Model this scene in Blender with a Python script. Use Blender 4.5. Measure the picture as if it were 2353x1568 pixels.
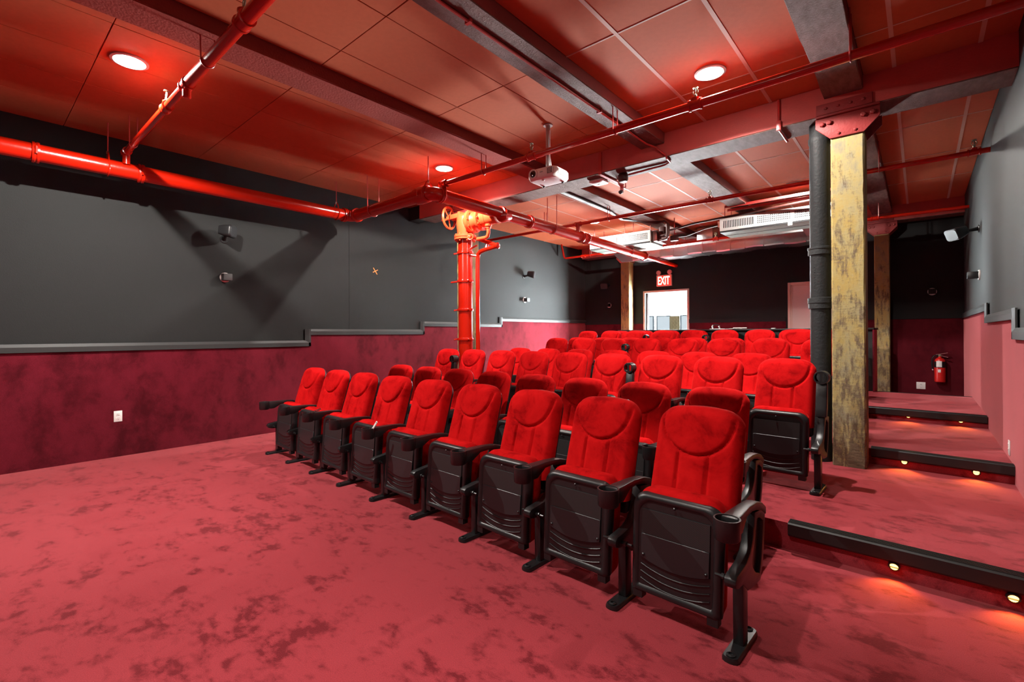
import bpy, bmesh, math, random
from mathutils import Matrix, Vector
random.seed(7)
PI = math.pi
for o in list(bpy.data.objects):
    bpy.data.objects.remove(o)
scene = bpy.context.scene
col = scene.collection

# ------------------------------------------------------------------ camera, world, lamps, exposure
YAW, PITCH, ROLL = -0.710673108, 3.42692661e-03, -4.57128811e-03
fw = Vector((math.sin(YAW)*math.cos(PITCH), math.cos(YAW)*math.cos(PITCH), math.sin(PITCH)))
rt0 = Vector((math.cos(YAW), -math.sin(YAW), 0)); up0 = rt0.cross(fw)
rt = math.cos(ROLL)*rt0 + math.sin(ROLL)*up0; up = -math.sin(ROLL)*rt0 + math.cos(ROLL)*up0
cam = bpy.data.cameras.new('camera'); camo = bpy.data.objects.new('camera', cam); col.objects.link(camo)
m = Matrix((rt, up, -fw)).transposed().to_4x4(); m.translation = (0, 0, 1.35)
camo.matrix_world = m
cam.sensor_fit = 'HORIZONTAL'; cam.sensor_width = 36.0
cam.lens = 1089.654/2353*36.0; cam.shift_y = -20.68/2353; cam.clip_start = 0.05
scene.camera = camo
scene.view_settings.view_transform = 'Standard'; scene.view_settings.look = 'None'
scene.view_settings.gamma = 1.0; scene.view_settings.use_curve_mapping = False
scene.view_settings.exposure = 0.0
world = bpy.data.worlds.new('world'); scene.world = world; world.use_nodes = True
world.node_tree.nodes['Background'].inputs[0].default_value = (0.02, 0.02, 0.022, 1)
world.node_tree.nodes['Background'].inputs[1].default_value = 1.0
# ceiling downlights: x, y, watts
LAMPS = [(-4.78, 0.88, 720, 158), (-1.35, 0.88, 190, 158), (-1.33, 4.12, 480, 158), (-4.76, 4.17, 440, 158),
         (-1.40, 8.05, 300, 176), (-4.86, 8.13, 330, 176), (-1.9, -2.6, 70, 158)]  # last entry: unseen fill lamp added at the screen end
LAMP_Z = 3.55; LAMP_BLEND = 0.12; LAMP_COL = (1.0, 0.94, 0.87)
STEP_W = 4.2
ROOM_W = (7500, 11500, 14000, 6500)   # white room beyond the doorway: ceiling lights, then added unseen fill lights: far, left, right

# ------------------------------------------------------------------ materials
def nt(name):
    m = bpy.data.materials.new(name); m.use_nodes = True
    t = m.node_tree; b = t.nodes['Principled BSDF']
    return m, t, b
def setin(b, k, v):
    if k in b.inputs: b.inputs[k].default_value = v
def plain(name, c, rough=0.5, metal=0.0, spec=0.5, coat=0.0, bump=0.0, bscale=80.0, var=0.0, emit=None, es=0.0, sheen=0.0):
    m, t, b = nt(name)
    setin(b, 'Base Color', (*c, 1)); setin(b, 'Roughness', rough); setin(b, 'Metallic', metal)
    setin(b, 'Specular IOR Level', spec); setin(b, 'Coat Weight', coat); setin(b, 'Coat Roughness', 0.08)
    if sheen: setin(b, 'Sheen Weight', sheen); setin(b, 'Sheen Roughness', 0.4)
    if emit: setin(b, 'Emission Color', (*emit, 1)); setin(b, 'Emission Strength', es)
    tc = t.nodes.new('ShaderNodeTexCoord')
    n = t.nodes.new('ShaderNodeTexNoise'); n.inputs['Scale'].default_value = bscale; n.inputs['Detail'].default_value = 4
    t.links.new(tc.outputs['Object'], n.inputs['Vector'])
    if bump:
        bp = t.nodes.new('ShaderNodeBump'); bp.inputs['Strength'].default_value = bump; bp.inputs['Distance'].default_value = 0.01
        t.links.new(n.outputs['Fac'], bp.inputs['Height']); t.links.new(bp.outputs['Normal'], b.inputs['Normal'])
    if var:
        n2 = t.nodes.new('ShaderNodeTexNoise'); n2.inputs['Scale'].default_value = bscale/12; n2.inputs['Detail'].default_value = 5
        t.links.new(tc.outputs['Object'], n2.inputs['Vector'])
        mx = t.nodes.new('ShaderNodeMix'); mx.data_type = 'RGBA'
        mx.inputs['A'].default_value = (*[x*(1-var) for x in c], 1); mx.inputs['B'].default_value = (*[min(1, x*(1+var)) for x in c], 1)
        t.links.new(n2.outputs['Fac'], mx.inputs['Factor']); t.links.new(mx.outputs['Result'], b.inputs['Base Color'])
    return m
def ramp(t, src, stops):
    r = t.nodes.new('ShaderNodeValToRGB'); e = r.color_ramp.elements
    while len(e) < len(stops): e.new(0.5)
    for q, (p, c) in zip(e, stops):
        q.position = p; q.color = (*c, 1) if len(c) == 3 else c
    t.links.new(src, r.inputs['Fac']); return r
def noise(t, scale, detail=4, rough=0.5, dist=0.0, vec=None, sc=None, coord='Object'):
    n = t.nodes.new('ShaderNodeTexNoise'); n.inputs['Scale'].default_value = scale
    n.inputs['Detail'].default_value = detail; n.inputs['Roughness'].default_value = rough; n.inputs['Distortion'].default_value = dist
    tc = t.nodes.new('ShaderNodeTexCoord'); v = tc.outputs[coord]
    if sc:
        mp = t.nodes.new('ShaderNodeMapping'); mp.inputs['Scale'].default_value = sc
        t.links.new(v, mp.inputs['Vector']); v = mp.outputs['Vector']
    t.links.new(v, n.inputs['Vector']); return n
def mixc(t, fac, a, b):
    mx = t.nodes.new('ShaderNodeMix'); mx.data_type = 'RGBA'
    for k, v in (('Factor', fac), ('A', a), ('B', b)):
        if isinstance(v, tuple): mx.inputs[k].default_value = (*v, 1)
        elif isinstance(v, float): mx.inputs[k].default_value = v
        else: t.links.new(v, mx.inputs[k])
    return mx.outputs['Result']
def bump(t, b, h, s=0.3, d=0.01):
    bp = t.nodes.new('ShaderNodeBump'); bp.inputs['Strength'].default_value = s; bp.inputs['Distance'].default_value = d
    t.links.new(h, bp.inputs['Height']); t.links.new(bp.outputs['Normal'], b.inputs['Normal'])

def carpet_mat(name, light, dark, lo, hi, scale, sc, sheen=0.7):
    m, t, b = nt(name)
    n1 = noise(t, scale, 5, 0.6, 0.2, sc=sc); n3 = noise(t, scale*3.1, 4, 0.6, 0.3, sc=sc)
    ma = t.nodes.new('ShaderNodeMath'); ma.operation = 'MULTIPLY_ADD'; ma.inputs[1].default_value = 0.55; ma.inputs[2].default_value = -0.275
    t.links.new(n3.outputs['Fac'], ma.inputs[0])
    mb_ = t.nodes.new('ShaderNodeMath'); mb_.operation = 'ADD'; n0 = noise(t, scale*0.22, 2, 0.5, 0.0); md = t.nodes.new('ShaderNodeMath'); md.operation = 'MULTIPLY_ADD'; md.inputs[1].default_value = 0.45; t.links.new(n0.outputs['Fac'], md.inputs[0]); me_ = t.nodes.new('ShaderNodeMath'); me_.operation = 'SUBTRACT'; me_.inputs[1].default_value = 0.225; t.links.new(n1.outputs['Fac'], me_.inputs[0]); t.links.new(me_.outputs[0], md.inputs[2]); t.links.new(md.outputs[0], mb_.inputs[0]); t.links.new(ma.outputs[0], mb_.inputs[1])
    r1 = ramp(t, mb_.outputs[0], [(lo, dark), ((lo+hi)/2, tuple((a*0.35+b*0.65) for a, b in zip(dark, light))), (hi, light)])
    n2 = noise(t, 260, 2, 0.6)
    r2 = ramp(t, n2.outputs['Fac'], [(0.3, (0.72, 0.72, 0.72)), (0.7, (1.15, 1.15, 1.15))])
    mm = t.nodes.new('ShaderNodeMix'); mm.data_type = 'RGBA'; mm.blend_type = 'MULTIPLY'; mm.inputs['Factor'].default_value = 1
    t.links.new(r1.outputs['Color'], mm.inputs['A']); t.links.new(r2.outputs['Color'], mm.inputs['B'])
    t.links.new(mm.outputs['Result'], b.inputs['Base Color'])
    setin(b, 'Roughness', 0.95); setin(b, 'Specular IOR Level', 0.05); setin(b, 'Sheen Weight', sheen); setin(b, 'Sheen Roughness', 0.42)
    setin(b, 'Sheen Tint', (1.0, 0.33, 0.35, 1))
    bump(t, b, n2.outputs['Fac'], 0.35, 0.004)
    return m
M = {}
M['carpet'] = carpet_mat('carpet', (0.31, 0.034, 0.044), (0.14, 0.010, 0.015), 0.33, 0.50, 5.0, (1.0, 1.5, 1.0), 0.8)
M['wall_carpet'] = carpet_mat('wall_carpet', (0.135, 0.009, 0.019), (0.055, 0.003, 0.007), 0.30, 0.68, 2.6, (1.0, 1.0, 0.75), 1.0)
M['back_carpet_shaded'] = carpet_mat('back_carpet_shaded', (0.10, 0.008, 0.014), (0.045, 0.003, 0.006), 0.30, 0.68, 2.6, (1.0, 1.0, 0.75))  # darker copy of the wall carpet, back wall shade put into the colour
M['grey_paint'] = plain('grey_paint', (0.0125, 0.0133, 0.0133), 0.75, spec=0.3, bump=0.15, bscale=140, var=0.06)
M['aisle_paint'] = plain('aisle_paint', (0.026, 0.0275, 0.0275), 0.7, spec=0.3, bump=0.15, bscale=140, var=0.06)
M['dark_paint'] = plain('dark_paint', (0.011, 0.0105, 0.0105), 0.8, spec=0.25, bump=0.1, bscale=120)
M['rail_paint'] = plain('rail_paint', (0.024, 0.025, 0.025), 0.5, spec=0.4)
M['white_wall'] = plain('white_wall', (0.85, 0.86, 0.86), 0.8)
M['red_paint'] = plain('red_ceiling_paint', (0.42, 0.102, 0.045), 0.85, spec=0.12, bump=0.1, bscale=300, var=0.1)
M['strip_paint'] = plain('strip_paint', (0.52, 0.32, 0.26), 0.7, spec=0.15)
M['girder_paint'] = plain('girder_paint', (0.46, 0.078, 0.066), 0.6, spec=0.4, bump=0.25, bscale=60, var=0.15)
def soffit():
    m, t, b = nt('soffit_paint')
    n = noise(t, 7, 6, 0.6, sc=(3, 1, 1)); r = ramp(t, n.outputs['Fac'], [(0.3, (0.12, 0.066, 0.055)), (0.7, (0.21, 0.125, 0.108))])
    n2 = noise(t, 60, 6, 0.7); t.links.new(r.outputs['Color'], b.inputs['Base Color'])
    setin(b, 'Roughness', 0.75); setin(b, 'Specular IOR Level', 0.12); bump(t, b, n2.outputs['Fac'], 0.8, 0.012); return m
M['cap_paint_shaded'] = plain('cap_plate_paint_shaded', (0.25, 0.030, 0.029), 0.55, spec=0.3, bump=0.25, bscale=70)  # weaker lamp light on the plates is put into this darker colour
M['joist_paint_shaded'] = plain('joist_paint_shaded', (0.20, 0.036, 0.030), 0.6, spec=0.3, bump=0.25, bscale=60, var=0.15)  # girder colour darkened: shade on the joist sides is painted in
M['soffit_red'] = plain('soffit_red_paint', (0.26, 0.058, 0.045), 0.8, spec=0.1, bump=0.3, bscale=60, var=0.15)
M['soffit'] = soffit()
def velvet():
    m, t, b = nt('red_velvet')
    n = noise(t, 6, 6, 0.7, 0.5); n.noise_dimensions = '4D'; oi = t.nodes.new('ShaderNodeObjectInfo'); mw = t.nodes.new('ShaderNodeMath'); mw.operation = 'MULTIPLY'; mw.inputs[1].default_value = 20.0
    t.links.new(oi.outputs['Random'], mw.inputs[0]); t.links.new(mw.outputs[0], n.inputs['W'])
    r = ramp(t, n.outputs['Fac'], [(0.34, (0.24, 0.002, 0.003)), (0.47, (0.44, 0.005, 0.006)), (0.65, (0.55, 0.008, 0.009))])
    n2 = noise(t, 500, 2, 0.5)
    t.links.new(r.outputs['Color'], b.inputs['Base Color'])
    setin(b, 'Roughness', 0.9); setin(b, 'Specular IOR Level', 0.03)
    setin(b, 'Sheen Weight', 0.30); setin(b, 'Sheen Roughness', 0.35); setin(b, 'Sheen Tint', (1.0, 0.05, 0.04, 1))
    bump(t, b, n2.outputs['Fac'], 0.12, 0.002); return m
M['velvet'] = velvet()
M['black_plastic'] = plain('black_plastic', (0.013, 0.013, 0.014), 0.36, spec=0.5, bump=0.1, bscale=400)
M['black_metal'] = plain('black_metal', (0.012, 0.012, 0.013), 0.3, spec=0.5)
M['plate_plastic'] = plain('plate_plastic', (0.021, 0.021, 0.023), 0.40, spec=0.5, bump=0.08, bscale=500)
def perf():
    m, t, b = nt('perforated_plastic')
    tc = t.nodes.new('ShaderNodeTexCoord'); mp = t.nodes.new('ShaderNodeMapping'); mp.inputs['Scale'].default_value = (170, 1, 170)
    mp.inputs['Rotation'].default_value = (0, PI/4, 0)
    t.links.new(tc.outputs['Object'], mp.inputs['Vector'])
    v = t.nodes.new('ShaderNodeTexVoronoi'); v.inputs['Randomness'].default_value = 0.0; v.inputs['Scale'].default_value = 1.0
    t.links.new(mp.outputs['Vector'], v.inputs['Vector'])
    r = ramp(t, v.outputs['Distance'], [(0.26, (0.001, 0.001, 0.001)), (0.34, (0.026, 0.025, 0.026))])
    t.links.new(r.outputs['Color'], b.inputs['Base Color']); setin(b, 'Roughness', 0.5)
    bump(t, b, r.outputs['Color'], 0.6, 0.003); return m
M['perforated'] = perf()
M['fire_red'] = plain('fire_red_paint', (0.42, 0.0085, 0.0015), 0.22, spec=0.5, coat=0.35, bump=0.08, bscale=55)
M['valve_red'] = plain('valve_orange_red_paint', (0.82, 0.085, 0.025), 0.3, spec=0.5, coat=0.3, bump=0.1, bscale=60)
M['rod'] = plain('rod_red_steel', (0.42, 0.035, 0.03), 0.35, spec=0.6)
M['brass'] = plain('brass', (0.28, 0.27, 0.18), 0.4, metal=0.9)
M['cast_iron'] = plain('black_cast_iron_paint', (0.016, 0.017, 0.018), 0.6, spec=0.3, bump=0.35, bscale=45)
M['white_plastic'] = plain('white_plastic', (0.78, 0.77, 0.75), 0.4)
M['grille_dark'] = plain('grille_dark', (0.01, 0.01, 0.011), 0.9)
M['white_metal'] = plain('white_enamel', (0.42, 0.42, 0.41), 0.45)
M['pan_green'] = plain('pale_green_sheet_metal', (0.52, 0.70, 0.62), 0.4)
M['galv'] = plain('galvanised_steel', (0.62, 0.62, 0.62), 0.28, metal=1.0, bump=0.25, bscale=9)
M['pipe_insul'] = plain('dark_pipe_insulation', (0.05, 0.012, 0.010), 0.5, bump=0.3, bscale=40)
M['lens'] = plain('lamp_lens', (1, 1, 1), 0.4, emit=(1.0, 0.95, 0.88), es=160.0)
M['step_lens'] = plain('step_light_lens', (1, 0.9, 0.6), 0.4, emit=(1.0, 0.60, 0.14), es=5.0)
M['rubber'] = plain('black_rubber', (0.012, 0.012, 0.012), 0.45, spec=0.5)
M['orange_tape'] = plain('orange_tape', (0.85, 0.25, 0.05), 0.6)
M['exit_red'] = plain('exit_sign_red', (0.7, 0.03, 0.02), 0.4, emit=(1.0, 0.05, 0.03), es=0.75)
M['exit_white'] = plain('exit_letters', (1, 0.95, 0.8), 0.4, emit=(1.0, 0.88, 0.66), es=2.2)
M['exit_case'] = plain('exit_sign_case', (0.75, 0.30, 0.26), 0.4)
M['door_paint'] = plain('door_paint', (0.62, 0.50, 0.47), 0.5)
M['frame_paint'] = plain('frame_paint', (0.60, 0.42, 0.36), 0.5)
M['glass_dark'] = plain('dark_glass', (0.005, 0.005, 0.006), 0.08, spec=0.8)
M['black_lacquer'] = plain('black_lacquer', (0.010, 0.009, 0.009), 0.35)
M['paper'] = plain('paper', (0.72, 0.72, 0.70), 0.7)
M['chrome'] = plain('chrome', (0.7, 0.7, 0.7), 0.2, metal=1.0)
M['ext_red'] = plain('extinguisher_red', (0.55, 0.015, 0.012), 0.3, coat=0.4)
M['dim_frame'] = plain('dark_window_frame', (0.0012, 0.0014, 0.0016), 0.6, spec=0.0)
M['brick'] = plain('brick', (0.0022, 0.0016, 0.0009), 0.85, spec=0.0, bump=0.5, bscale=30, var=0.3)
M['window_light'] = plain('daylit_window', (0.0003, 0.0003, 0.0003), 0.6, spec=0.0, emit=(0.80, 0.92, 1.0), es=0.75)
def wood():
    m, t, b = nt('worn_yellow_timber')
    tc = t.nodes.new('ShaderNodeTexCoord'); sep = t.nodes.new('ShaderNodeSeparateXYZ'); t.links.new(tc.outputs['Object'], sep.inputs[0])
    nb = noise(t, 3.4, 7, 0.78, 0.2, sc=(1.5, 1.5, 0.75)); ng = noise(t, 10, 6, 0.7, sc=(3.2, 3.2, 0.5)); nh = noise(t, 20, 5, 0.75, sc=(0.7, 0.7, 3.5))
    ny = noise(t, 5, 5, 0.7, sc=(1, 1, 0.6))
    base = ramp(t, ny.outputs['Fac'], [(0.34, (0.22, 0.195, 0.13)), (0.47, (0.32, 0.26, 0.115)), (0.62, (0.345, 0.245, 0.072)), (0.75, (0.35, 0.29, 0.155))])
    brown = ramp(t, nh.outputs['Fac'], [(0.3, (0.055, 0.036, 0.020)), (0.7, (0.19, 0.135, 0.08))])
    mr = t.nodes.new('ShaderNodeMapRange'); mr.inputs['From Min'].default_value = 0.0; mr.inputs['From Max'].default_value = 2.2
    mr.inputs['To Min'].default_value = 0.10; mr.inputs['To Max'].default_value = -0.085
    t.links.new(sep.outputs['Z'], mr.inputs['Value'])
    def madd(src, k):
        q = t.nodes.new('ShaderNodeMath'); q.operation = 'MULTIPLY_ADD'; q.inputs[1].default_value = k; q.inputs[2].default_value = -0.5*k
        t.links.new(src, q.inputs[0]); return q.outputs[0]
    def add(a, b_):
        q = t.nodes.new('ShaderNodeMath'); q.operation = 'ADD'; t.links.new(a, q.inputs[0]); t.links.new(b_, q.inputs[1]); return q.outputs[0]
    a3 = add(add(add(nb.outputs['Fac'], mr.outputs['Result']), madd(ng.outputs['Fac'], 0.62)), madd(nh.outputs['Fac'], 0.34))
    f = ramp(t, a3, [(0.465, (0, 0, 0)), (0.60, (1, 1, 1))])
    t.links.new(mixc(t, f.outputs['Color'], base.outputs['Color'], brown.outputs['Color']), b.inputs['Base Color'])
    setin(b, 'Roughness', 0.75); setin(b, 'Specular IOR Level', 0.3); bump(t, b, a3, 0.5, 0.012); return m
M['timber'] = wood()

# ------------------------------------------------------------------ mesh helpers
class MB:
    def __init__(s): s.v = []; s.f = []
    def add(s, vs, fs):
        k = len(s.v); s.v += [tuple(p) for p in vs]; s.f += [tuple(i+k for i in f) for f in fs]; return s
    def box(s, x0, x1, y0, y1, z0, z1):
        return s.add([(x0,y0,z0),(x1,y0,z0),(x1,y1,z0),(x0,y1,z0),(x0,y0,z1),(x1,y0,z1),(x1,y1,z1),(x0,y1,z1)],
                     [(0,3,2,1),(4,5,6,7),(0,1,5,4),(1,2,6,5),(2,3,7,6),(3,0,4,7)])
    def prism(s, poly, ax, a, b):       # poly in the two other axes (cyclic order y,z / z,x->x,z / x,y)
        n = len(poly)
        def P(p, h): return {'x': (h, p[0], p[1]), 'y': (p[0], h, p[1]), 'z': (p[0], p[1], h)}[ax]
        vs = [P(p, a) for p in poly] + [P(p, b) for p in poly]
        fs = [tuple(range(n-1, -1, -1)), tuple(range(n, 2*n))] + [(i, (i+1) % n, n+(i+1) % n, n+i) for i in range(n)]
        return s.add(vs, fs)
    def ribbon(s, outer, inner, a, b):  # closed ring profile in (y,z) extruded along x
        n = len(outer); vs = []
        for h in (a, b):
            vs += [(h, *p) for p in outer] + [(h, *p) for p in inner]
        fs = []
        for i in range(n):
            j = (i+1) % n
            fs += [(i, j, n+j, n+i), (2*n+i, 3*n+i, 3*n+j, 2*n+j), (i, 2*n+i, 2*n+j, j), (n+i, n+j, 3*n+j, 3*n+i)]
        return s.add(vs, fs)
    def loops(s, loops, cap0=True, cap1=True):
        n = len(loops[0]); vs = [p for l in loops for p in l]; fs = []
        for k in range(len(loops)-1):
            for i in range(n):
                j = (i+1) % n; fs.append((k*n+i, k*n+j, (k+1)*n+j, (k+1)*n+i))
        if cap0: fs.append(tuple(range(n-1, -1, -1)))
        if cap1: fs.append(tuple(range((len(loops)-1)*n, len(loops)*n)))
        return s.add(vs, fs)
    def lathe(s, prof, o, d=(0, 0, 1), n=20, cap0=True, cap1=True):  # prof: (r, t) along direction d from o
        d = Vector(d).normalized(); a = d.orthogonal().normalized(); b = d.cross(a); o = Vector(o)
        L = []
        for r, t in prof:
            L.append([tuple(o + d*t + (a*math.cos(2*PI*i/n) + b*math.sin(2*PI*i/n))*r) for i in range(n)])
        return s.loops(L, cap0, cap1)
    def cyl(s, p0, p1, r, n=14, r1=None):
        p0 = Vector(p0); p1 = Vector(p1)
        return s.lathe([(r, 0), (r if r1 is None else r1, (p1-p0).length)], p0, p1-p0, n)
    def tube(s, path, r, n=10, closed=False):
        P = [Vector(p) for p in path]; k = len(P); L = []; prev = None
        for i in range(k):
            if closed: t = (P[(i+1) % k]-P[i-1]).normalized()
            else: t = (P[min(i+1, k-1)]-P[max(i-1, 0)]).normalized()
            a = t.orthogonal().normalized() if prev is None else (prev - t*prev.dot(t)).normalized()
            prev = a; b = t.cross(a)
            rr = r[i] if isinstance(r, (list, tuple)) else r
            L.append([tuple(P[i] + (a*math.cos(2*PI*j/n)+b*math.sin(2*PI*j/n))*rr) for j in range(n)])
        if closed: L.append(L[0]); return s.loops(L, False, False)
        return s.loops(L)
    def ring(s, c, d, R, r, n=28, m=8):
        d = Vector(d).normalized(); a = d.orthogonal().normalized(); b = d.cross(a); c = Vector(c)
        return s.tube([c + (a*math.cos(2*PI*i/n)+b*math.sin(2*PI*i/n))*R for i in range(n)], r, m, True)
    def mesh(s, name, mat, smooth=False, bevel=0, seg=2, ang=35):
        me = bpy.data.meshes.new(name); me.from_pydata(s.v, [], s.f); me.update()
        bm = bmesh.new(); bm.from_mesh(me)
        bmesh.ops.recalc_face_normals(bm, faces=bm.faces)
        if bevel:
            es = [e for e in bm.edges if len(e.link_faces) == 2 and e.calc_face_angle(0) > math.radians(30)]
            bmesh.ops.bevel(bm, geom=es, offset=bevel, segments=seg, profile=0.5, affect='EDGES', clamp_overlap=True)
        bm.to_mesh(me); bm.free()
        if smooth or bevel:
            me.polygons.foreach_set('use_smooth', [True]*len(me.polygons))
            me.set_sharp_from_angle(angle=math.radians(ang))
        me.materials.append(M[mat] if isinstance(mat, str) else mat)
        return me
    def build(s, name, mat, parent=None, **k):
        return place(name, s.mesh(name, mat, **k), parent)
def place(name, me, parent=None, loc=None, rot=None):
    o = bpy.data.objects.new(name, me); col.objects.link(o)
    if parent: o.parent = parent
    if loc is not None: o.location = loc
    if rot is not None: o.rotation_euler = rot
    return o
def tag(o, label, cat, group=None):
    o['label'] = label; o['category'] = cat
    if group: o['group'] = group
    return o
def thing(name, label, cat, loc=(0, 0, 0), rz=0.0, group=None):
    o = bpy.data.objects.new(name, None); col.objects.link(o)
    o.empty_display_size = 0.1; o.location = loc; o.rotation_euler = (0, 0, rz)
    return tag(o, label, cat, group)
def struct(o, label=None):
    o['kind'] = 'structure'
    if label: o['label'] = label
    return o
def rel(o, pts): return [tuple(Vector(p)-Vector(o)) for p in pts]

# ------------------------------------------------------------------ room shell
XL, XR, YB, YF, ZC = -6.79, 0.56, 10.9, -4.2, 3.55
SK = -0.039
def R(y0, x): return y0 + SK*(x+0.13)
LV = [0.0, 0.165, 0.305, 0.43]
RIS = [3.335, 5.33, 7.21]
Y_END = 9.26
fl = struct(MB().box(XL-0.3, XR+0.3, YF-0.1, YB+0.3, -0.2, 0.0).build('floor', 'carpet'), 'dark red carpeted floor in front of the seats')
ends = [R(RIS[1], 0), R(RIS[2], 0), Y_END]
for i in range(3):
    y0 = RIS[i]
    back = [(XR, Y_END), (XL, Y_END)] if i == 2 else [(XR, R(RIS[i+1], XR)+0.02), (XL, R(RIS[i+1], XL)+0.02)]
    poly = [(XL, R(y0, XL)), (XR, R(y0, XR))] + back
    struct(MB().prism(poly, 'z', 0.0, LV[i+1]).build('platform', 'carpet'), 'red carpeted seating platform, %s level' % ['lowest', 'middle', 'top'][i])
# left wall: grey upper, carpet lower with stepped edge
STEP_L = [(YF, 3.34, 1.18), (3.34, 5.44, 1.345), (5.44, 7.54, 1.49), (7.54, YB, 1.615)]
wl = MB()
wl.box(XL-0.2, XL, YF, 3.972, 0, ZC+0.2); wl.box(XL-0.2, XL, 3.976, YB+0.2, 0, ZC+0.2)
wall_l = struct(wl.build('wall_left', 'grey_paint'), 'grey painted upper side wall')
for a, b_, z in STEP_L:
    MB().box(XL, XL+0.012, a, b_, 0, z+0.03).build('carpet_panel', 'wall_carpet', wall_l)
STEP_R = [(YF, 3.2, 1.14), (3.2, 5.2, 1.29), (5.2, 7.2, 1.44), (7.2, YB, 1.57)]
wall_r = struct(MB().box(XR, XR+0.2, YF, YB+0.2, 0, ZC+0.2).build('wall_right', 'aisle_paint'), 'grey painted wall along the aisle')
for a, b_, z in STEP_R:
    MB().box(XR-0.012, XR, a, b_, 0, z+0.03).build('carpet_panel', 'wall_carpet', wall_r)
def rail(name, steps, X, s):
    # stepped grey moulding, wedge profile: 0.085 high, projecting 0.03
    out = 0.024; h = 0.086
    root = None
    for k, (a, b_, z) in enumerate(steps):
        poly = [(X, z), (X+s*out, z), (X+s*out, z+h*0.62), (X+s*0.012, z+h), (X, z+h)]
        y0 = a if k == 0 else a-0.0; y1 = b_ + (0.0 if k < len(steps)-1 else 0)
        mb = MB().prism(poly, 'y', y0, y1)
        if k < len(steps)-1:
            zn = steps[k+1][2]
            mb.prism([(X, b_-h), (X+s*0.012, b_-h), (X+s*out, b_-h*0.38), (X+s*out, b_), (X, b_)][::1], 'z', z, zn+h) if False else None
            vs = [(X, b_-h), (X+s*0.012, b_-h), (X+s*out, b_-h*0.38), (X+s*out, b_+0.0), (X, b_+0.0)]
            mb.prism(vs, 'z', z, zn+h)
        o = mb.build(name if k == 0 else 'moulding', 'rail_paint', root)
        if k == 0: root = struct(o, 'grey stepped moulding between wall paint and red wall carpet')
rail('trim_1', STEP_L, XL+0.012, 1)
rail('trim_2', STEP_R, XR-0.012, -1)
# back wall with the open doorway
DX0, DX1, DZ = -5.08, -4.06, 2.32
wb = MB(); wb.box(XL-0.2, DX0, YB, YB+0.18, 0, ZC+0.2); wb.box(DX1, XR+0.2, YB, YB+0.18, 0, ZC+0.2); wb.box(DX0, DX1, YB, YB+0.18, DZ, ZC+0.2)
wall_b = struct(wb.build('wall_back', 'dark_paint'), 'black painted back wall')
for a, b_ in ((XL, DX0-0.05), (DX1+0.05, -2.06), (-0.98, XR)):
    MB().box(a, b_, YB-0.012, YB, 0, 1.575).build('carpet_panel', 'back_carpet_shaded', wall_b)
    MB().box(a, b_, YB-0.03, YB, 1.575, 1.66).build('moulding', 'dark_paint', wall_b)
struct(MB().box(XL-0.2, XR+0.2, YF-0.2, YF, 0, ZC+0.2).build('wall_front', 'grey_paint'), 'grey wall at the screen end')
# doors
fr = MB(); w = 0.05
fr.box(DX0-w, DX0, YB-0.02, YB+0.2, 0, DZ+w); fr.box(DX1, DX1+w, YB-0.02, YB+0.2, 0, DZ+w); fr.box(DX0, DX1, YB-0.02, YB+0.2, DZ, DZ+w)
d1 = struct(fr.build('door_1', 'frame_paint', bevel=0.004), 'pale framed doorway under the exit sign, open to a bright white room')
fr = MB(); X0, X1, Z1 = -1.97, -1.05, 2.30
fr.box(X0-w, X0, YB-0.03, YB, 0, Z1+w); fr.box(X1, X1+w, YB-0.03, YB, 0, Z1+w); fr.box(X0, X1, YB-0.03, YB, Z1, Z1+w)
d2 = struct(fr.build('door_2', 'frame_paint', bevel=0.004), 'closed pinkish white door behind the black pipe')
MB().box(X0, X1, YB-0.014, YB, 0.01, Z1).build('door_leaf', 'door_paint', d2)
MB().box(X0, X0+0.03, YB-0.022, YB, 0.01, Z1).box(X0, X1, YB-0.022, YB, Z1-0.03, Z1).build('door_stop', 'frame_paint', d2)
hb = MB().lathe([(0.028, 0), (0.028, 0.01), (0.012, 0.012), (0.012, 0.05), (0.026, 0.055), (0.03, 0.075), (0.02, 0.09)], (X1-0.07, YB-0.014, 1.0), (0, -1, 0), 16)
hb.build('door_handle', 'chrome', d2, smooth=True)

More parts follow.
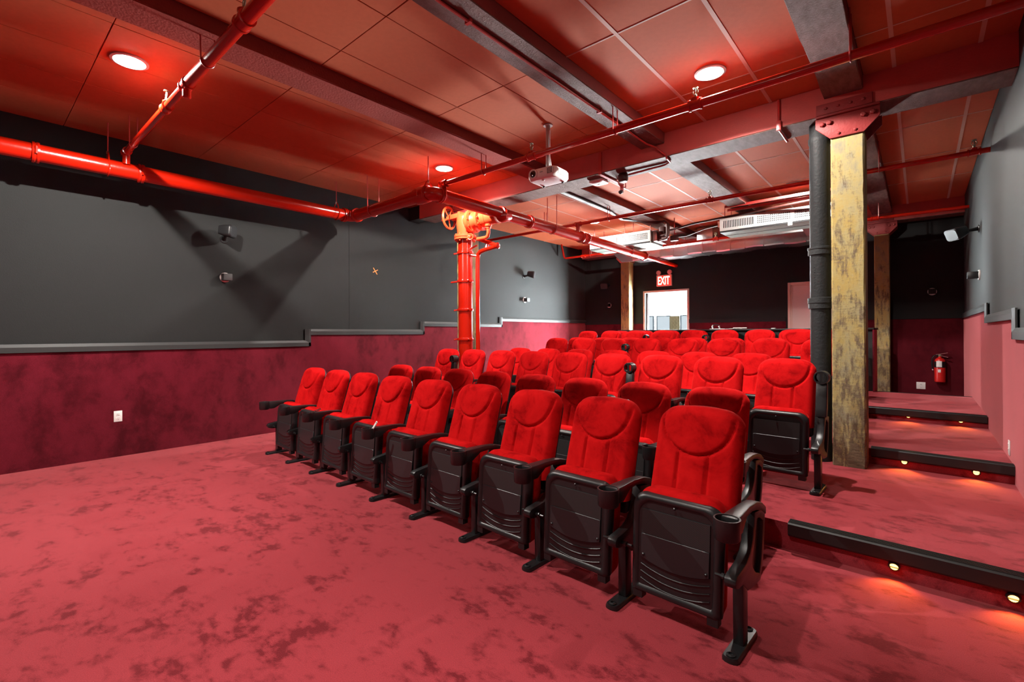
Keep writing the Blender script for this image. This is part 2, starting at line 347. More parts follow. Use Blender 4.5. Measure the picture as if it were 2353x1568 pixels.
# ------------------------------------------------------------------ ceiling, tiles, girders, joists
ceil = struct(MB().box(XL-0.2, XR+0.2, YF-0.2, YB+0.2, ZC+0.012, ZC+0.2).build('ceiling', 'red_paint'), 'red painted panel ceiling')
JX = [(-0.64, -0.36), (-2.40, -2.12), (-4.00, -3.70)]
bays_x = [(-6.79, [-6.1, -5.5, -4.9, -4.3], -4.00), (-3.70, [-3.39, -2.79], -2.40), (-2.12, [-1.68, -1.07], -0.64), (-0.36, [-0.15, 0.36], 0.56)]
rows_y = [(-4.2, [-2.96, -1.74, -0.52, 0.70, 1.92, 3.14, 4.36], 5.05), (5.40, [6.64, 7.86, 9.08], 10.60)]
tile_me = {}
for (y0, ys, y1) in rows_y:
    Y = [y0]+ys+[y1]
    for (x0, xs, x1) in bays_x:
        X = [x0]+xs+[x1]
        for i in range(len(X)-1):
            for j in range(len(Y)-1):
                sx, sy = round(X[i+1]-X[i]-0.006, 4), round(Y[j+1]-Y[j]-0.006, 4)
                if (sx, sy) not in tile_me:
                    tile_me[(sx, sy)] = MB().box(-sx/2, sx/2, -sy/2, sy/2, 0, 0.0125).mesh('ceiling_panel', 'red_paint', bevel=0.002, seg=1)
                place('ceiling_panel', tile_me[(sx, sy)], ceil, ((X[i]+X[i+1])/2, (Y[j]+Y[j+1])/2, ZC+random.uniform(-0.0015, 0.0005)))
        far = y0 > 0
        pale = far or x0 > -2.2
        if pale:
            for x in xs:
                MB().box(x-0.014, x+0.014, y0, y1, ZC-0.004, ZC+0.002).build('ceiling_strip', 'strip_paint', ceil)
            for y in ys:
                if y > 0: MB().box(x0, x1, y-0.007, y+0.007, ZC-0.003, ZC+0.002).build('ceiling_strip', 'strip_paint', ceil)
def wobble(mb, amp=0.004):
    mb.v = [(x+random.uniform(-amp, amp), y+random.uniform(-amp, amp), z+random.uniform(-amp, amp)*0.5) for x, y, z in mb.v]
def beam_body(x0, x1, y0, y1, z0, z1, along, n=24, amp=0.004):
    L = []
    for i in range(n+1):
        t = i/n
        def j(): return random.uniform(-amp, amp)
        if along == 'x':
            x = x0+(x1-x0)*t; L.append([(x, y0+j(), z0), (x, y1+j(), z0), (x, y1+j(), z1), (x, y0+j(), z1)])
        else:
            y = y0+(y1-y0)*t; L.append([(x0+j(), y, z0), (x1+j(), y, z0), (x1+j(), y, z1), (x0+j(), y, z1)])
    return MB().loops(L)
g1 = struct(beam_body(-6.40, XR, 5.05, 5.40, 3.295, ZC+0.01, 'x').build('girder', 'girder_paint'), 'big red timber girder across the room, over the yellow posts')
beam_body(-6.398, XR-0.002, 5.053, 5.397, 3.285, 3.297, 'x', 30, 0.005).build('soffit_board', 'soffit', g1)
g2 = struct(beam_body(-6.7, XR, 10.60, 10.895, 3.295, ZC+0.01, 'x').build('girder', 'girder_paint'), 'red girder close to the black back wall')
beam_body(-6.69, XR-0.002, 10.603, 10.892, 3.285, 3.297, 'x', 30, 0.005).build('soffit_board', 'soffit', g2)
for x0, x1 in JX:
    for y0, y1 in ((-4.2, 5.05), (5.40, 10.60)):
        b_ = struct(beam_body(x0, x1, y0, y1, 3.448, ZC+0.008, 'y').build('joist', 'joist_paint_shaded'), 'rough ceiling joist with grey brown underside')
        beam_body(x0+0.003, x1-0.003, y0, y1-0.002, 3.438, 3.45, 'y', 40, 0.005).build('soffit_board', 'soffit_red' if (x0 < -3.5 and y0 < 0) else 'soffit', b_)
# grey filler between girder and wall
struct(MB().box(XL, -6.40, 5.12, 5.34, 3.33, ZC).build('trim_3', 'dark_paint'))

# ------------------------------------------------------------------ room beyond the doorway
bx0, bx1, by1 = -10.5, -2.2, 16.0
bw = MB(); bw.box(bx0-0.1, bx0, YB+0.2, by1, 0, 3.4); bw.box(bx1, bx1+0.1, YB+0.2, by1, 0, 3.4)
bw.box(bx0, bx1, by1, by1+0.1, 0, 3.4)
wn = struct(bw.build('wall_beyond', 'white_wall'), 'white walls of the bright room beyond the doorway')
struct(MB().box(bx0, bx1, YB+0.18, by1, -0.1, 0.0).build('floor_beyond', 'white_wall'))
struct(MB().box(bx0, bx1, YB+0.18, by1, 3.4, 3.5).build('ceiling_beyond', 'white_wall'))
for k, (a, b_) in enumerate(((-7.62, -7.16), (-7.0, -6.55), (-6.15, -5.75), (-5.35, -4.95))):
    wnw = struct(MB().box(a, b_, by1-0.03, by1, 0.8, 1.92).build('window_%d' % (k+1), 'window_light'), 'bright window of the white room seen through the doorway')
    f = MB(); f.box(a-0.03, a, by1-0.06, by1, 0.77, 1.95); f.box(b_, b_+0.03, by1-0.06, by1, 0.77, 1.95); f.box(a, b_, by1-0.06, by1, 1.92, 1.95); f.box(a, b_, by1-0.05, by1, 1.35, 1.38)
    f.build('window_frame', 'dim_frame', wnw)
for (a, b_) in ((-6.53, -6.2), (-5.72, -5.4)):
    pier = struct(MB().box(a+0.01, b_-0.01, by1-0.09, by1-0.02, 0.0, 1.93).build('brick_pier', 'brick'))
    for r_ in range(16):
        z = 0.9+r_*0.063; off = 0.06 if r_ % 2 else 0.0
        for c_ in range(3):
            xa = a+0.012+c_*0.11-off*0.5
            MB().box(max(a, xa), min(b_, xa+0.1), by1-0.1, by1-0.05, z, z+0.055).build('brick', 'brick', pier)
tag(MB().cyl((-9, 14.2, 2.95), (-3, 14.2, 2.95), 0.05).build('ceiling_pipe', 'plate_plastic', smooth=True), 'grey pipe under the ceiling of the bright room beyond the doorway', 'pipe')
tag(MB().cyl((-9, 14.6, 2.86), (-3, 14.6, 2.86), 0.03).build('ceiling_pipe', 'fire_red', smooth=True), 'thin red pipe under the ceiling of the bright room beyond the doorway', 'pipe')
for nm, loc, rot, sx_, sy_, e in (('ceiling_glow', (-6.3, 13.4, 3.35), (0, 0, 0), 6.0, 3.6, ROOM_W[0]), ('far_fill_light', (-6.0, 15.6, 0.75), (-PI/2, 0, 0), 3.6, 1.2, ROOM_W[1]),
                                  ('left_fill_light', (-10.3, 13.4, 1.4), (0, -PI/2, 0), 2.4, 3.6, ROOM_W[2]), ('right_fill_light', (-2.4, 13.0, 1.3), (0, PI/2, 0), 2.2, 3.2, ROOM_W[3])):  # fill lights are unseen, added to throw light through the doorway
    al = bpy.data.lights.new(nm, 'AREA'); al.shape = 'RECTANGLE'; al.energy = e; al.size = sx_; al.size_y = sy_; al.color = (0.86, 0.97, 1.0)
    alo = bpy.data.objects.new(nm, al); alo.location = loc; alo.rotation_euler = rot; col.objects.link(alo)

# ------------------------------------------------------------------ downlights
can_me = MB().lathe([(0.125, 0), (0.125, -0.012), (0.105, -0.016), (0.104, -0.006)], (0, 0, 0), (0, 0, 1), 32, True, False).mesh('housing', 'white_metal', smooth=True)
lens_me = MB().lathe([(0.103, -0.008), (0.09, -0.020), (0.05, -0.028), (0.008, -0.030)], (0, 0, 0), (0, 0, 1), 28).mesh('lens', 'lens', smooth=True)
names = ['above the red carpet by the left wall', 'over the front seats, outside the picture', 'beside the large girder, right of the projector', 'over the standpipe valve, left of the projector',
         'in front of the right air conditioner', 'in front of the left air conditioner', 'at the screen end, unseen and added as front fill']
for (x, y, wt, cut), nm in zip(LAMPS, names):
    t = thing('ceiling_light', 'round white ceiling light glaring %s' % nm, 'ceiling light', (x, y, ZC), 0, 'round ceiling lights')
    place('housing', can_me, t); place('lens', lens_me, t)
    l = bpy.data.lights.new('downlight', 'SPOT'); l.energy = wt; l.spot_size = math.radians(cut); l.spot_blend = LAMP_BLEND
    l.shadow_soft_size = 0.022; l.color = LAMP_COL
    lo = bpy.data.objects.new('downlight', l); col.objects.link(lo); lo.parent = t; lo.location = (0, 0, -0.036)

# ------------------------------------------------------------------ cinema seats
ZT = 0.964
def lean(z): return 0.305 + (z-0.56)*0.30
def hw(z): return 0.221 - 0.007*max(0, min(1, (z-0.5)/0.45))
def outline(ins, r, z0, n=10, w=0.0):
    # rounded outline (x,z), counter-clockwise from bottom-left; ins = inset
    h0 = hw(z0)+w-ins; zt = ZT+w-ins; zb = z0-w+ins; ht = hw(0.9)+w-ins; rb = 0.03
    pts = []
    for i in range(n+1):
        a = -PI/2*(1-i/n) ; pts.append((h0-rb+rb*math.cos(a), zb+rb+rb*math.sin(a)))
    rx, rz = r*1.25, r
    for i in range(n+1):
        a = PI/2*i/n; pts.append((ht-rx+rx*math.cos(a), zt-rz-0.008+rz*math.sin(a)+0.008*math.sin(a)**4))
    for i in range(1, 6):
        x = (ht-rx)*(1-2*i/6.0); pts.append((x, zt+0.006*(1-(x/(ht-rx))**2)))
    m_ = [(-x, z) for x, z in pts[:2*(n+1)]][::-1]
    return pts + m_
def make_backrest():
    # height field of the padded front inside the rounded outline
    nx, nz = 54, 64; zb = 0.44
    V = []; idx = {}
    f = []
    T = 0.055; r = 0.095
    def edge(x, z):
        h = hw(z); rx, rz = r*1.25, r
        ax = abs(x)
        zt = ZT + 0.006*(1-min(1, (x/(h-rx))**2)) if ax < h-rx else ZT
        dx = h-ax
        dz = zt-z
        if ax > h-rx and z > ZT-rz:
            q = math.hypot((ax-(h-rx))/rx, (z-(ZT-rz))/rz); return (1-q)*r
        return min(dx, dz)
    for j in range(nz+1):
        t = j/nz; z = zb + (ZT-zb)*(1-(1-t)**1.25)
        h = hw(z); rx, rz = r*1.25, r
        if z > ZT-rz:
            q = min(1, (z-(ZT-rz))/rz); h = h-rx+rx*math.sqrt(max(0, 1-q*q))
        for i in range(nx+1):
            u = -1+2*i/nx; u = math.copysign(abs(u)**0.85, u)
            x = u*h
            zz = z + (0.006*(1-(x/(0.1))**2)*max(0, (t-0.9)/0.1) if abs(x) < 0.1 else 0)
            d = max(0, edge(x, z))
            rr = 0.045; k = 1-min(1, d/rr); y = -T*math.sqrt(max(0, 1-k*k)) - 0.012*(1-(x/0.22)**2)
            # grooves
            g = 0.0
            if z <= 0.905:
                e = math.hypot(x/0.178, (0.905-z)/0.168); dist = abs(e-1)*0.165
                g = max(g, math.exp(-(dist/0.0075)**2))
                if e < 1: y -= 0.010*(1-e**3)
            else:
                y -= 0.010*(1-min(1, abs(x)/0.178)**3)*max(0, 1-((z-0.905)/0.07)**2)
                dist = abs(abs(x)-0.178-(z-0.905)*0.1); g = max(g, math.exp(-(dist/0.0075)**2)*max(0, 1-(z-0.905)/0.035))
            if abs(x) < 0.178 and z < 0.905-0.168*math.sqrt(max(0, 1-(x/0.178)**2)):
                dist = abs(abs(x)-0.074); g = max(g, math.exp(-(dist/0.0065)**2))
            y += 0.017*g
            V.append((x, lean(zz)+y+0.012, zz))
    for j in range(nz):
        for i in range(nx):
            a = j*(nx+1)+i; f.append((a, a+1, a+nx+2, a+nx+1))
    # side skirt to the shell
    ring = [j*(nx+1)+nx for j in range(nz+1)] + [nz*(nx+1)+i for i in range(nx-1, -1, -1)] + [j*(nx+1) for j in range(nz-1, -1, -1)]
    base = len(V)
    for q in ring:
        x, y, z = V[q]; V.append((x*0.985, lean(z)+0.034, z-0.004*(z > 0.9)))
    for k in range(len(ring)-1): f.append((ring[k], base+k, base+k+1, ring[k+1]))
    mb = MB(); mb.add(V, f); return mb.mesh('backrest', 'velvet', smooth=True, ang=60)
def make_shell():
    L = []
    for ins, y in ((0.010, 0.016), (0.005, 0.022), (0.005, 0.045), (0.014, 0.060), (0.045, 0.072)):
        L.append([(x, lean(z)+y, z) for x, z in outline(ins, 0.095, 0.36)])
    return MB().loops(L).mesh('back_shell', 'black_plastic', smooth=True, ang=50)
def superrect(hx, z0, z1, rt_, rb, n=6):
    p = []
    for cx, cz, r, a0 in ((hx-rb, z0+rb, rb, -90), (hx-rt_, z1-rt_, rt_, 0), (-hx+rt_, z1-rt_, rt_, 90), (-hx+rb, z0+rb, rb, 180)):
        for i in range(n+1):
            a = math.radians(a0+90*i/n); p.append((cx+r*math.cos(a), cz+r*math.sin(a)))
    return p
PY = 0.072; PT = 0.07   # pan front plane (at z=.33) and its backward tilt
def py(z): return PY + (z-0.33)*PT
def pan_out(ins):
    h = 0.214-ins; z0, z1 = 0.100+ins, 0.562-ins; p = []
    P = superrect(h, z0, z1, 0.065, 0.012)
    q = []
    for x, z in P:
        k = max(0, min(1, (0.30-z)/0.18)); s = 1-0.02*k
        bow = 0.010*(1-(x/h)**2) if z > z1-0.07 else 0.0
        q.append((x*s, z+bow))
    return q
def make_pan():
    mb = MB(); L = []
    for ins, y in ((0.0, 0.055), (-0.004, 0.035), (0.0, 0.012), (0.008, 0.002), (0.018, 0.0), (0.030, 0.004), (0.034, 0.010)):
        L.append([(x, py(z)+y, z) for x, z in pan_out(ins)])
    mb.loops(L)
    for s in (-1, 1):   # bottom lugs
        mb.box(min(s*0.155, s*0.202), max(s*0.155, s*0.202), py(0.1)+0.006, py(0.1)+0.05, 0.068, 0.113)
    for k in range(4):  # curved ridges
        zc = 0.236-0.034*k
        pts = []
        for i in range(13):
            x = -0.165+0.33*i/12; z = zc+0.030*((x/0.165)**2)
            pts.append((x, py(z)+0.0085, z))
        mb.tube(pts, 0.0032, 6)
    return mb.mesh('seat_pan', 'black_plastic', smooth=True, ang=40)
def pan_strip(z0, z1, y, x=0.163, zc=None):
    mb = MB(); n = 12; a = []; b_ = []
    lo = [(-x+2*x*i/n) for i in range(n+1)]
    f0 = [(u, py(z0)+y, z0+(0.030*((u/x)**2-1) if zc else 0)) for u in lo]
    f1 = [(u, py(z1)+y, z1) for u in reversed(lo)]
    loop = f0+f1
    return mb.loops([[(p[0], p[1]+0.006, p[2]) for p in loop], loop])
def make_cushion():
    L = []; zb, zt = 0.085, 0.582
    for ins, y in ((0.030, 0.030), (0.004, 0.042), (-0.003, 0.070), (0.002, 0.120), (0.014, 0.150), (0.04, 0.175)):
        pts = superrect(0.206-ins, zb+ins, zt-ins, 0.075, 0.04, 8)
        L.append([(x, py(z)+y, z+(0.012*(1-(x/0.2)**2) if z > 0.5 else 0)) for x, z in pts])
    return MB().loops(L).mesh('seat_cushion', 'velvet', smooth=True, ang=60)
def stadium(hx, y0, y1, n=6):
    p = []
    for i in range(n+1): a = PI+PI*i/n; p.append((hx*math.cos(a), y0+0.02+0.02*math.sin(a)))
    for i in range(n+1): a = PI*i/n; p.append((hx*math.cos(a), y1-0.02+0.02*math.sin(a)))
    return p
def make_foot():
    L = []
    for s, z in ((1, 0.0), (1, 0.012), (0.85, 0.022)):
        L.append([(x*s, 0.12+(y-0.12)*(0.98 if s < 1 else 1), z) for x, y in stadium(0.034, -0.025, 0.262)])
    return MB().loops(L).mesh('foot_plate', 'black_metal', smooth=True)
def make_bracket():
    out = [(0.15, 0.235), (0.24, 0.222), (0.325, 0.215), (0.362, 0.27), (0.385, 0.337), (0.398, 0.42), (0.408, 0.52), (0.33, 0.535), (0.25, 0.545),
           (0.232, 0.48), (0.212, 0.425), (0.18, 0.388), (0.13, 0.362), (0.06, 0.352), (0.015, 0.347), (-0.004, 0.335), (-0.008, 0.318), (0.0, 0.300), (0.03, 0.290), (0.09, 0.285)]
    inn = [(0.22, 0.31), (0.26, 0.275), (0.315, 0.252), (0.335, 0.29), (0.352, 0.345), (0.366, 0.42), (0.374, 0.475), (0.33, 0.50), (0.288, 0.508),
           (0.268, 0.465), (0.252, 0.43), (0.232, 0.39), (0.222, 0.37), (0.215, 0.36), (0.212, 0.355), (0.21, 0.35), (0.209, 0.345), (0.208, 0.34), (0.21, 0.335), (0.213, 0.325)]
    mb = MB().ribbon(out, inn, -0.024, 0.024)
    mb.prism(inn, 'x', -0.006, 0.006)
    return mb.mesh('side_bracket', 'black_plastic', bevel=0.004, seg=2)
def make_arm():
    prof = [(0.415, 0.490), (0.418, 0.528), (0.36, 0.562), (0.28, 0.584), (0.18, 0.592), (0.06, 0.592), (-0.01, 0.592), (-0.01, 0.515), (0.06, 0.515), (0.095, 0.532), (0.14, 0.556), (0.21, 0.560), (0.28, 0.548), (0.35, 0.525)]
    me = MB()
    n = len(prof)
    def wd(y): return 0.026 + 0.012*max(0, 1-abs(y-0.02)/0.1)
    L = [[(sx*wd(y), y, z) for y, z in prof] for sx in (-1, 1)]
    me.loops(L)
    return me.mesh('armrest', 'black_plastic', bevel=0.006, seg=2)
def make_cup():
    return MB().lathe([(0.030, 0.520), (0.046, 0.510), (0.051, 0.516), (0.053, 0.592), (0.0525, 0.596), (0.046, 0.596), (0.044, 0.590), (0.043, 0.525), (0.01, 0.524)], (0, -0.035, 0), (0, 0, 1), 24).mesh('cup_holder', 'black_plastic', smooth=True, ang=45)
def make_raised_arm():
    prof = [(0.225, 0.535), (0.275, 0.535), (0.30, 0.60), (0.31, 0.70), (0.315, 0.79), (0.27, 0.79), (0.255, 0.70), (0.24, 0.60)]
    return MB().prism(prof, 'x', -0.036, 0.036).mesh('armrest', 'black_plastic', bevel=0.006)
def make_raised_cup():
    mb = MB().lathe([(0.042, 0.0), (0.050, 0.0), (0.052, 0.01), (0.052, 0.08), (0.045, 0.085), (0.043, 0.08)], (0, 0.245, 0.835), (0, 1, 0), 24, False, False)
    mb.prism([(-0.012, 0.79), (0.012, 0.79), (0.007, 0.835), (0.012, 0.88), (-0.012, 0.88), (-0.007, 0.835)], 'y', 0.246, 0.256)
    for s in (0, 1):
        pts = [(0.046*math.cos(a), 0.835+0.046*math.sin(a)) for a in [PI*(0.22+0.56*i/8)+(PI if s else 0) for i in range(9)]]
        mb.prism(pts, 'y', 0.246, 0.254)
    return mb.mesh('cup_holder', 'black_plastic', smooth=True, ang=40)
me_back, me_shell, me_pan, me_cush = make_backrest(), make_shell(), make_pan(), make_cushion()
me_perf = pan_strip(0.379, 0.494, 0.004).mesh('perforated_panel', 'perforated')
me_cover = pan_strip(0.266, 0.378, 0.000, zc=1).mesh('cover_plate', 'plate_plastic', bevel=0.002, seg=1)
me_screw = MB().lathe([(0.007, 0), (0.007, 0.002), (0.003, 0.006)], (0, 0, 0), (0, -1, 0), 10).mesh('screw', 'black_metal', smooth=True)
me_foot, me_brk, me_arm, me_cup, me_rarm, me_rcup = make_foot(), make_bracket(), make_arm(), make_cup(), make_raised_arm(), make_raised_cup()
me_leg = MB().box(-0.022, 0.022, 0.09, 0.15, 0.015, 0.30).mesh('leg', 'black_metal', bevel=0.005)
me_bolt = MB().lathe([(0.014, 0.018), (0.018, 0.026), (0.010, 0.030), (0.009, 0.024), (0.002, 0.024)], (0, 0, 0), (0, 0, 1), 16).mesh('bolt', 'black_metal', smooth=True)
me_pivot = MB().lathe([(0.009, 0.0), (0.009, 0.02), (0.013, 0.02), (0.013, 0.032), (0.007, 0.033), (0.007, 0.06)], (0, 0, 0), (1, 0, 0), 10).mesh('pivot_bolt', 'black_metal', smooth=True)
def standard(t, sx, raised, both=True, side=0):
    p = place('leg', me_leg, t, (sx, 0, 0))
    f = place('foot_plate', me_foot, t, (sx, 0, 0))
    for y in (0.0, 0.235): place('bolt', me_bolt, f, (0, y, 0))
    place('side_bracket', me_brk, t, (sx, 0, 0))
    if raised:
        a = place('armrest', me_rarm, t, (sx, 0, 0)); a['label'] = 'armrest swung upright'; place('cup_holder', me_rcup, a)
    else:
        a = place('armrest', me_arm, t, (sx, 0, 0)); place('cup_holder', me_cup, a)
    for s in (-1, 1):
        if side == s: continue
        place('pivot_bolt', me_pivot, t, (sx+s*0.02, 0.05, 0.312), (0, 0, 0 if s > 0 else PI))
ORD = ['first', 'second', 'third', 'fourth', 'fifth', 'sixth', 'seventh', 'eighth', 'ninth']
ROWN = ['front', 'second', 'third', 'fourth', 'fifth', 'sixth', 'seventh', 'rearmost']
# level, bolt-line y at x=-.6, x of right-most seat, pitch, count, raised standards (index of the standard, 0 = far left)
ROWS = [(0, 2.065, -0.875, 0.555, 9, []), (0, 3.005, -1.095, 0.548, 8, []), (1, 4.055, -0.862, 0.548, 9, [1, 6, 9]), (1, 5.01, -1.375, 0.548, 7, []),
        (2, 6.04, -0.865, 0.547, 8, [3]), (2, 6.99, -1.62, 0.545, 7, []), (3, 7.87, -0.865, 0.545, 9, [3, 5]), (3, 8.60, -1.62, 0.54, 7, [])]
RZ = math.atan(SK)
for ri, (lv, yb, xr, pitch, n, raised) in enumerate(ROWS):
    for i in range(n):
        x = xr-(n-1-i)*pitch
        where = 'at the far left end' if i == 0 else ('at the aisle end' if i == n-1 else '%s from the left' % ORD[i])
        lab = 'red velvet tip-up cinema seat with black shell, %s row, %s' % (ROWN[ri], where)
        t = thing('cinema_seat', lab, 'seat', (x, yb+SK*(x+0.6), LV[lv]), RZ, 'cinema seats in the %s row' % ROWN[ri])
        place('backrest', me_back, t); place('back_shell', me_shell, t); place('seat_cushion', me_cush, t)
        pn = place('seat_pan', me_pan, t, (0, random.uniform(-0.004, 0.006), 0))
        place('perforated_panel', me_perf, pn); place('cover_plate', me_cover, pn)
        for sx, sz in ((-0.15, 0.280), (0.15, 0.280), (0.0, 0.528)):
            place('screw', me_screw, pn, (sx, py(sz)+0.0, sz))
        standard(t, -pitch/2, i in raised, side=-1 if i == 0 else 0)
        if i == n-1: standard(t, pitch/2, n in raised, side=1)
# ------------------------------------------------------------------ counter behind the last row and what lies on it
ct = thing('counter', 'long black counter behind the rearmost seats with red carpeted end', 'counter', (-2.7, 9.3, LV[3]), RZ)
MB().box(-2.25, 2.15, 0.0, 0.06, 0, 0.955).build('front_panel', 'black_lacquer', ct)
MB().box(2.15, 2.17, -0.09, 0.30, -0.43, 0.955).build('end_panel', 'wall_carpet', ct)
MB().box(-2.27, 2.17, -0.09, 0.45, 0.955, 0.985).build('counter_top', 'black_lacquer', ct, bevel=0.004)
MB().box(-2.25, -2.19, 0.0, 0.4, -0.43, 0.955).build('end_panel', 'black_lacquer', ct)
CZ = LV[3]+0.985
hp = thing('headphones', 'black and silver headphones lying on the rear counter', 'headphones', (-2.93, 9.33, CZ+0.012))
MB().tube([(0.07*math.cos(a), 0.0, 0.032+0.045*math.sin(a)) for a in [PI*i/10 for i in range(11)]], 0.007, 8).build('headband', 'black_metal', hp, smooth=True)
for s in (-1, 1):
    c = MB().lathe([(0.02, 0), (0.034, 0.006), (0.034, 0.02), (0.02, 0.026)], (s*0.062-0.013, 0, 0.035), (1, 0, 0), 16).build('ear_cup', 'chrome', hp, smooth=True)
tag(MB().box(-3.02, -2.80, 9.24, 9.42, CZ, CZ+0.012).build('notebook', 'paper', bevel=0.002), 'flat grey notebook lying left of the papers on the rear counter', 'notebook')
pp = MB()
for k in range(4):
    a = 0.2*k-0.3; cx, cy = -2.66+0.05*k, 9.32
    c, s_ = math.cos(a), math.sin(a)
    q = [(cx+c*u-s_*v, cy+s_*u+c*v) for u, v in ((-0.11, -0.14), (0.11, -0.14), (0.11, 0.14), (-0.11, 0.14))]
    z = CZ+0.004*k
    pp.loops([[(x, y, z+0.0005) for x, y in q], [(x, y, z+0.0035+0.012*(1 if j < 2 and k == 3 else 0)) for j, (x, y) in enumerate(q)]])
tag(pp.build('paper_stack', 'paper'), 'loose white papers fanned out on the rear counter', 'papers')
tag(MB().box(-1.98, -1.92, 9.26, 9.34, CZ, CZ+0.012).build('card', 'paper', bevel=0.002), 'small white card on the rear counter behind the right-hand seats', 'card')
# card and bracelet on the front-row armrests
def fr_arm(i):  # world position of front-row standard i cup centre
    lv, yb, xr, pitch, n, _ = ROWS[0]; x = xr-(n-1-i)*pitch-pitch/2
    return x+0.039*0.035*-1, yb+SK*(xr-(n-1-i)*pitch+0.6)-SK*pitch/2-0.035
cx, cy = fr_arm(4)
stick = MB(); stick.loops([[(-0.009, -0.004, 0), (0.009, -0.004, 0), (0.009, 0.004, 0), (-0.009, 0.004, 0)], [(-0.009, -0.004, 0.15), (0.009, -0.004, 0.15), (0.009, 0.004, 0.15), (-0.009, 0.004, 0.15)]])
so = stick.build('remote_control', 'white_plastic', bevel=0.003); so.location = (cx, cy, 0.528); so.rotation_euler = (math.radians(-12), math.radians(33), 0)
tag(so, 'slim white remote control standing slanted in a front-row cup holder', 'remote control')
MB().lathe([(0.003, 0), (0.003, 0.002)], (0, -0.004, 0.143), (0, -1, 0), 8).build('button', 'black_metal', so)
cx, cy = fr_arm(2)
ch = MB()
for k in range(13):
    t = k/12; ch.ring((-0.10+0.13*t, 0.12-0.16*t, 0.601+0.004*math.sin(k*2)), (1, -1, 0.3) if k % 2 else (0.2, 0.3, 1), 0.008, 0.0022, 10, 5)
co = ch.build('chain', 'black_metal', smooth=True); co.location = (cx+0.02, cy+0.05, 0)
tag(co, 'thin dark metal chain draped over a front-row armrest near the left end', 'chain')

# ------------------------------------------------------------------ step nosings and step lights in the aisle
def nosing(x0, x1, y0, zt, where):
    t = thing('step_nosing', 'black ribbed rubber nosing on the %s aisle step' % where, 'step edge', (0, 0, 0), 0, 'aisle step nosings')
    def pr(a, b_):
        L = []
        for x in (a, b_):
            y = R(y0, x)
            L.append([(x, y-0.022, zt-0.072), (x, y-0.034, zt-0.06), (x, y-0.034, zt+0.004), (x, y-0.026, zt+0.011), (x, y+0.055, zt+0.011), (x, y+0.06, zt), (x, y, zt), (x, y, zt-0.072)])
        return L
    MB().loops(pr(x0, x1)).build('nosing_strip', 'rubber', t)
    mb = MB()
    for k in range(5):
        d = -0.015+0.014*k
        L = []
        for x in (x0, x1):
            y = R(y0, x)+d; L.append([(x, y, zt+0.010), (x, y+0.006, zt+0.010), (x, y+0.006, zt+0.014), (x, y, zt+0.014)])
        mb.loops(L)
    o = mb.build('tread_ribs', 'rubber', t); 
nosing(-0.625, XR-0.015, RIS[0], LV[1], 'lowest'); nosing(-0.34, XR-0.015, RIS[1], LV[2], 'middle'); nosing(-0.60, XR-0.02, RIS[2], LV[3], 'uppermost')
struct(MB().box(-0.5, XR-0.01, Y_END-0.03, Y_END+0.012, LV[3]-0.05, LV[3]+0.004).build('trim_4', 'rubber'), 'black edge strip at the rear of the top platform')
for (x, y0, z, where) in ((-0.115, RIS[0], 0.067, 'left light on the lowest step'), (0.334, RIS[0], 0.063, 'right light on the lowest step'), (-0.11, RIS[1], 0.225, 'left light on the middle step'), (0.335, RIS[1], 0.22, 'right light on the middle step'),
                          (-0.11, RIS[2], 0.368, 'left light on the uppermost step'), (0.335, RIS[2], 0.366, 'right light on the uppermost step')):
    y = R(y0, x)
    t = thing('step_light', 'small round amber step light with hood, %s' % where, 'step light', (x, y, z), RZ, 'amber aisle step lights')
    MB().lathe([(0.026, 0.0), (0.026, 0.006), (0.022, 0.008)], (0, 0, 0), (0, -1, 0), 18).build('bezel', 'black_metal', t, smooth=True)
    MB().lathe([(0.019, 0.008), (0.017, 0.012), (0.006, 0.014)], (0, 0, 0), (0, -1, 0), 16).build('lens', 'step_lens', t, smooth=True)
    hd = [(0.028*math.cos(PI*i/10), 0.028*math.sin(PI*i/10)) for i in range(11)]
    MB().loops([[(a, -0.004, b_) for a, b_ in hd], [(a*0.9, -0.032, b_*0.9+0.002) for a, b_ in hd], [(a*0.8, -0.032, b_*0.8) for a, b_ in hd], [(a*0.86, -0.004, b_*0.86) for a, b_ in hd]], False, False).build('hood', 'black_metal', t, smooth=True)
    l = bpy.data.lights.new('step_glow', 'SPOT'); l.energy = STEP_W; l.color = (1.0, 0.40, 0.07); l.spot_size = math.radians(120); l.spot_blend = 0.8; l.shadow_soft_size = 0.015
    lo = bpy.data.objects.new('step_glow', l); col.objects.link(lo); lo.parent = t; lo.location = (0, -0.036, 0.0); lo.rotation_euler = (math.radians(-48), 0, 0)

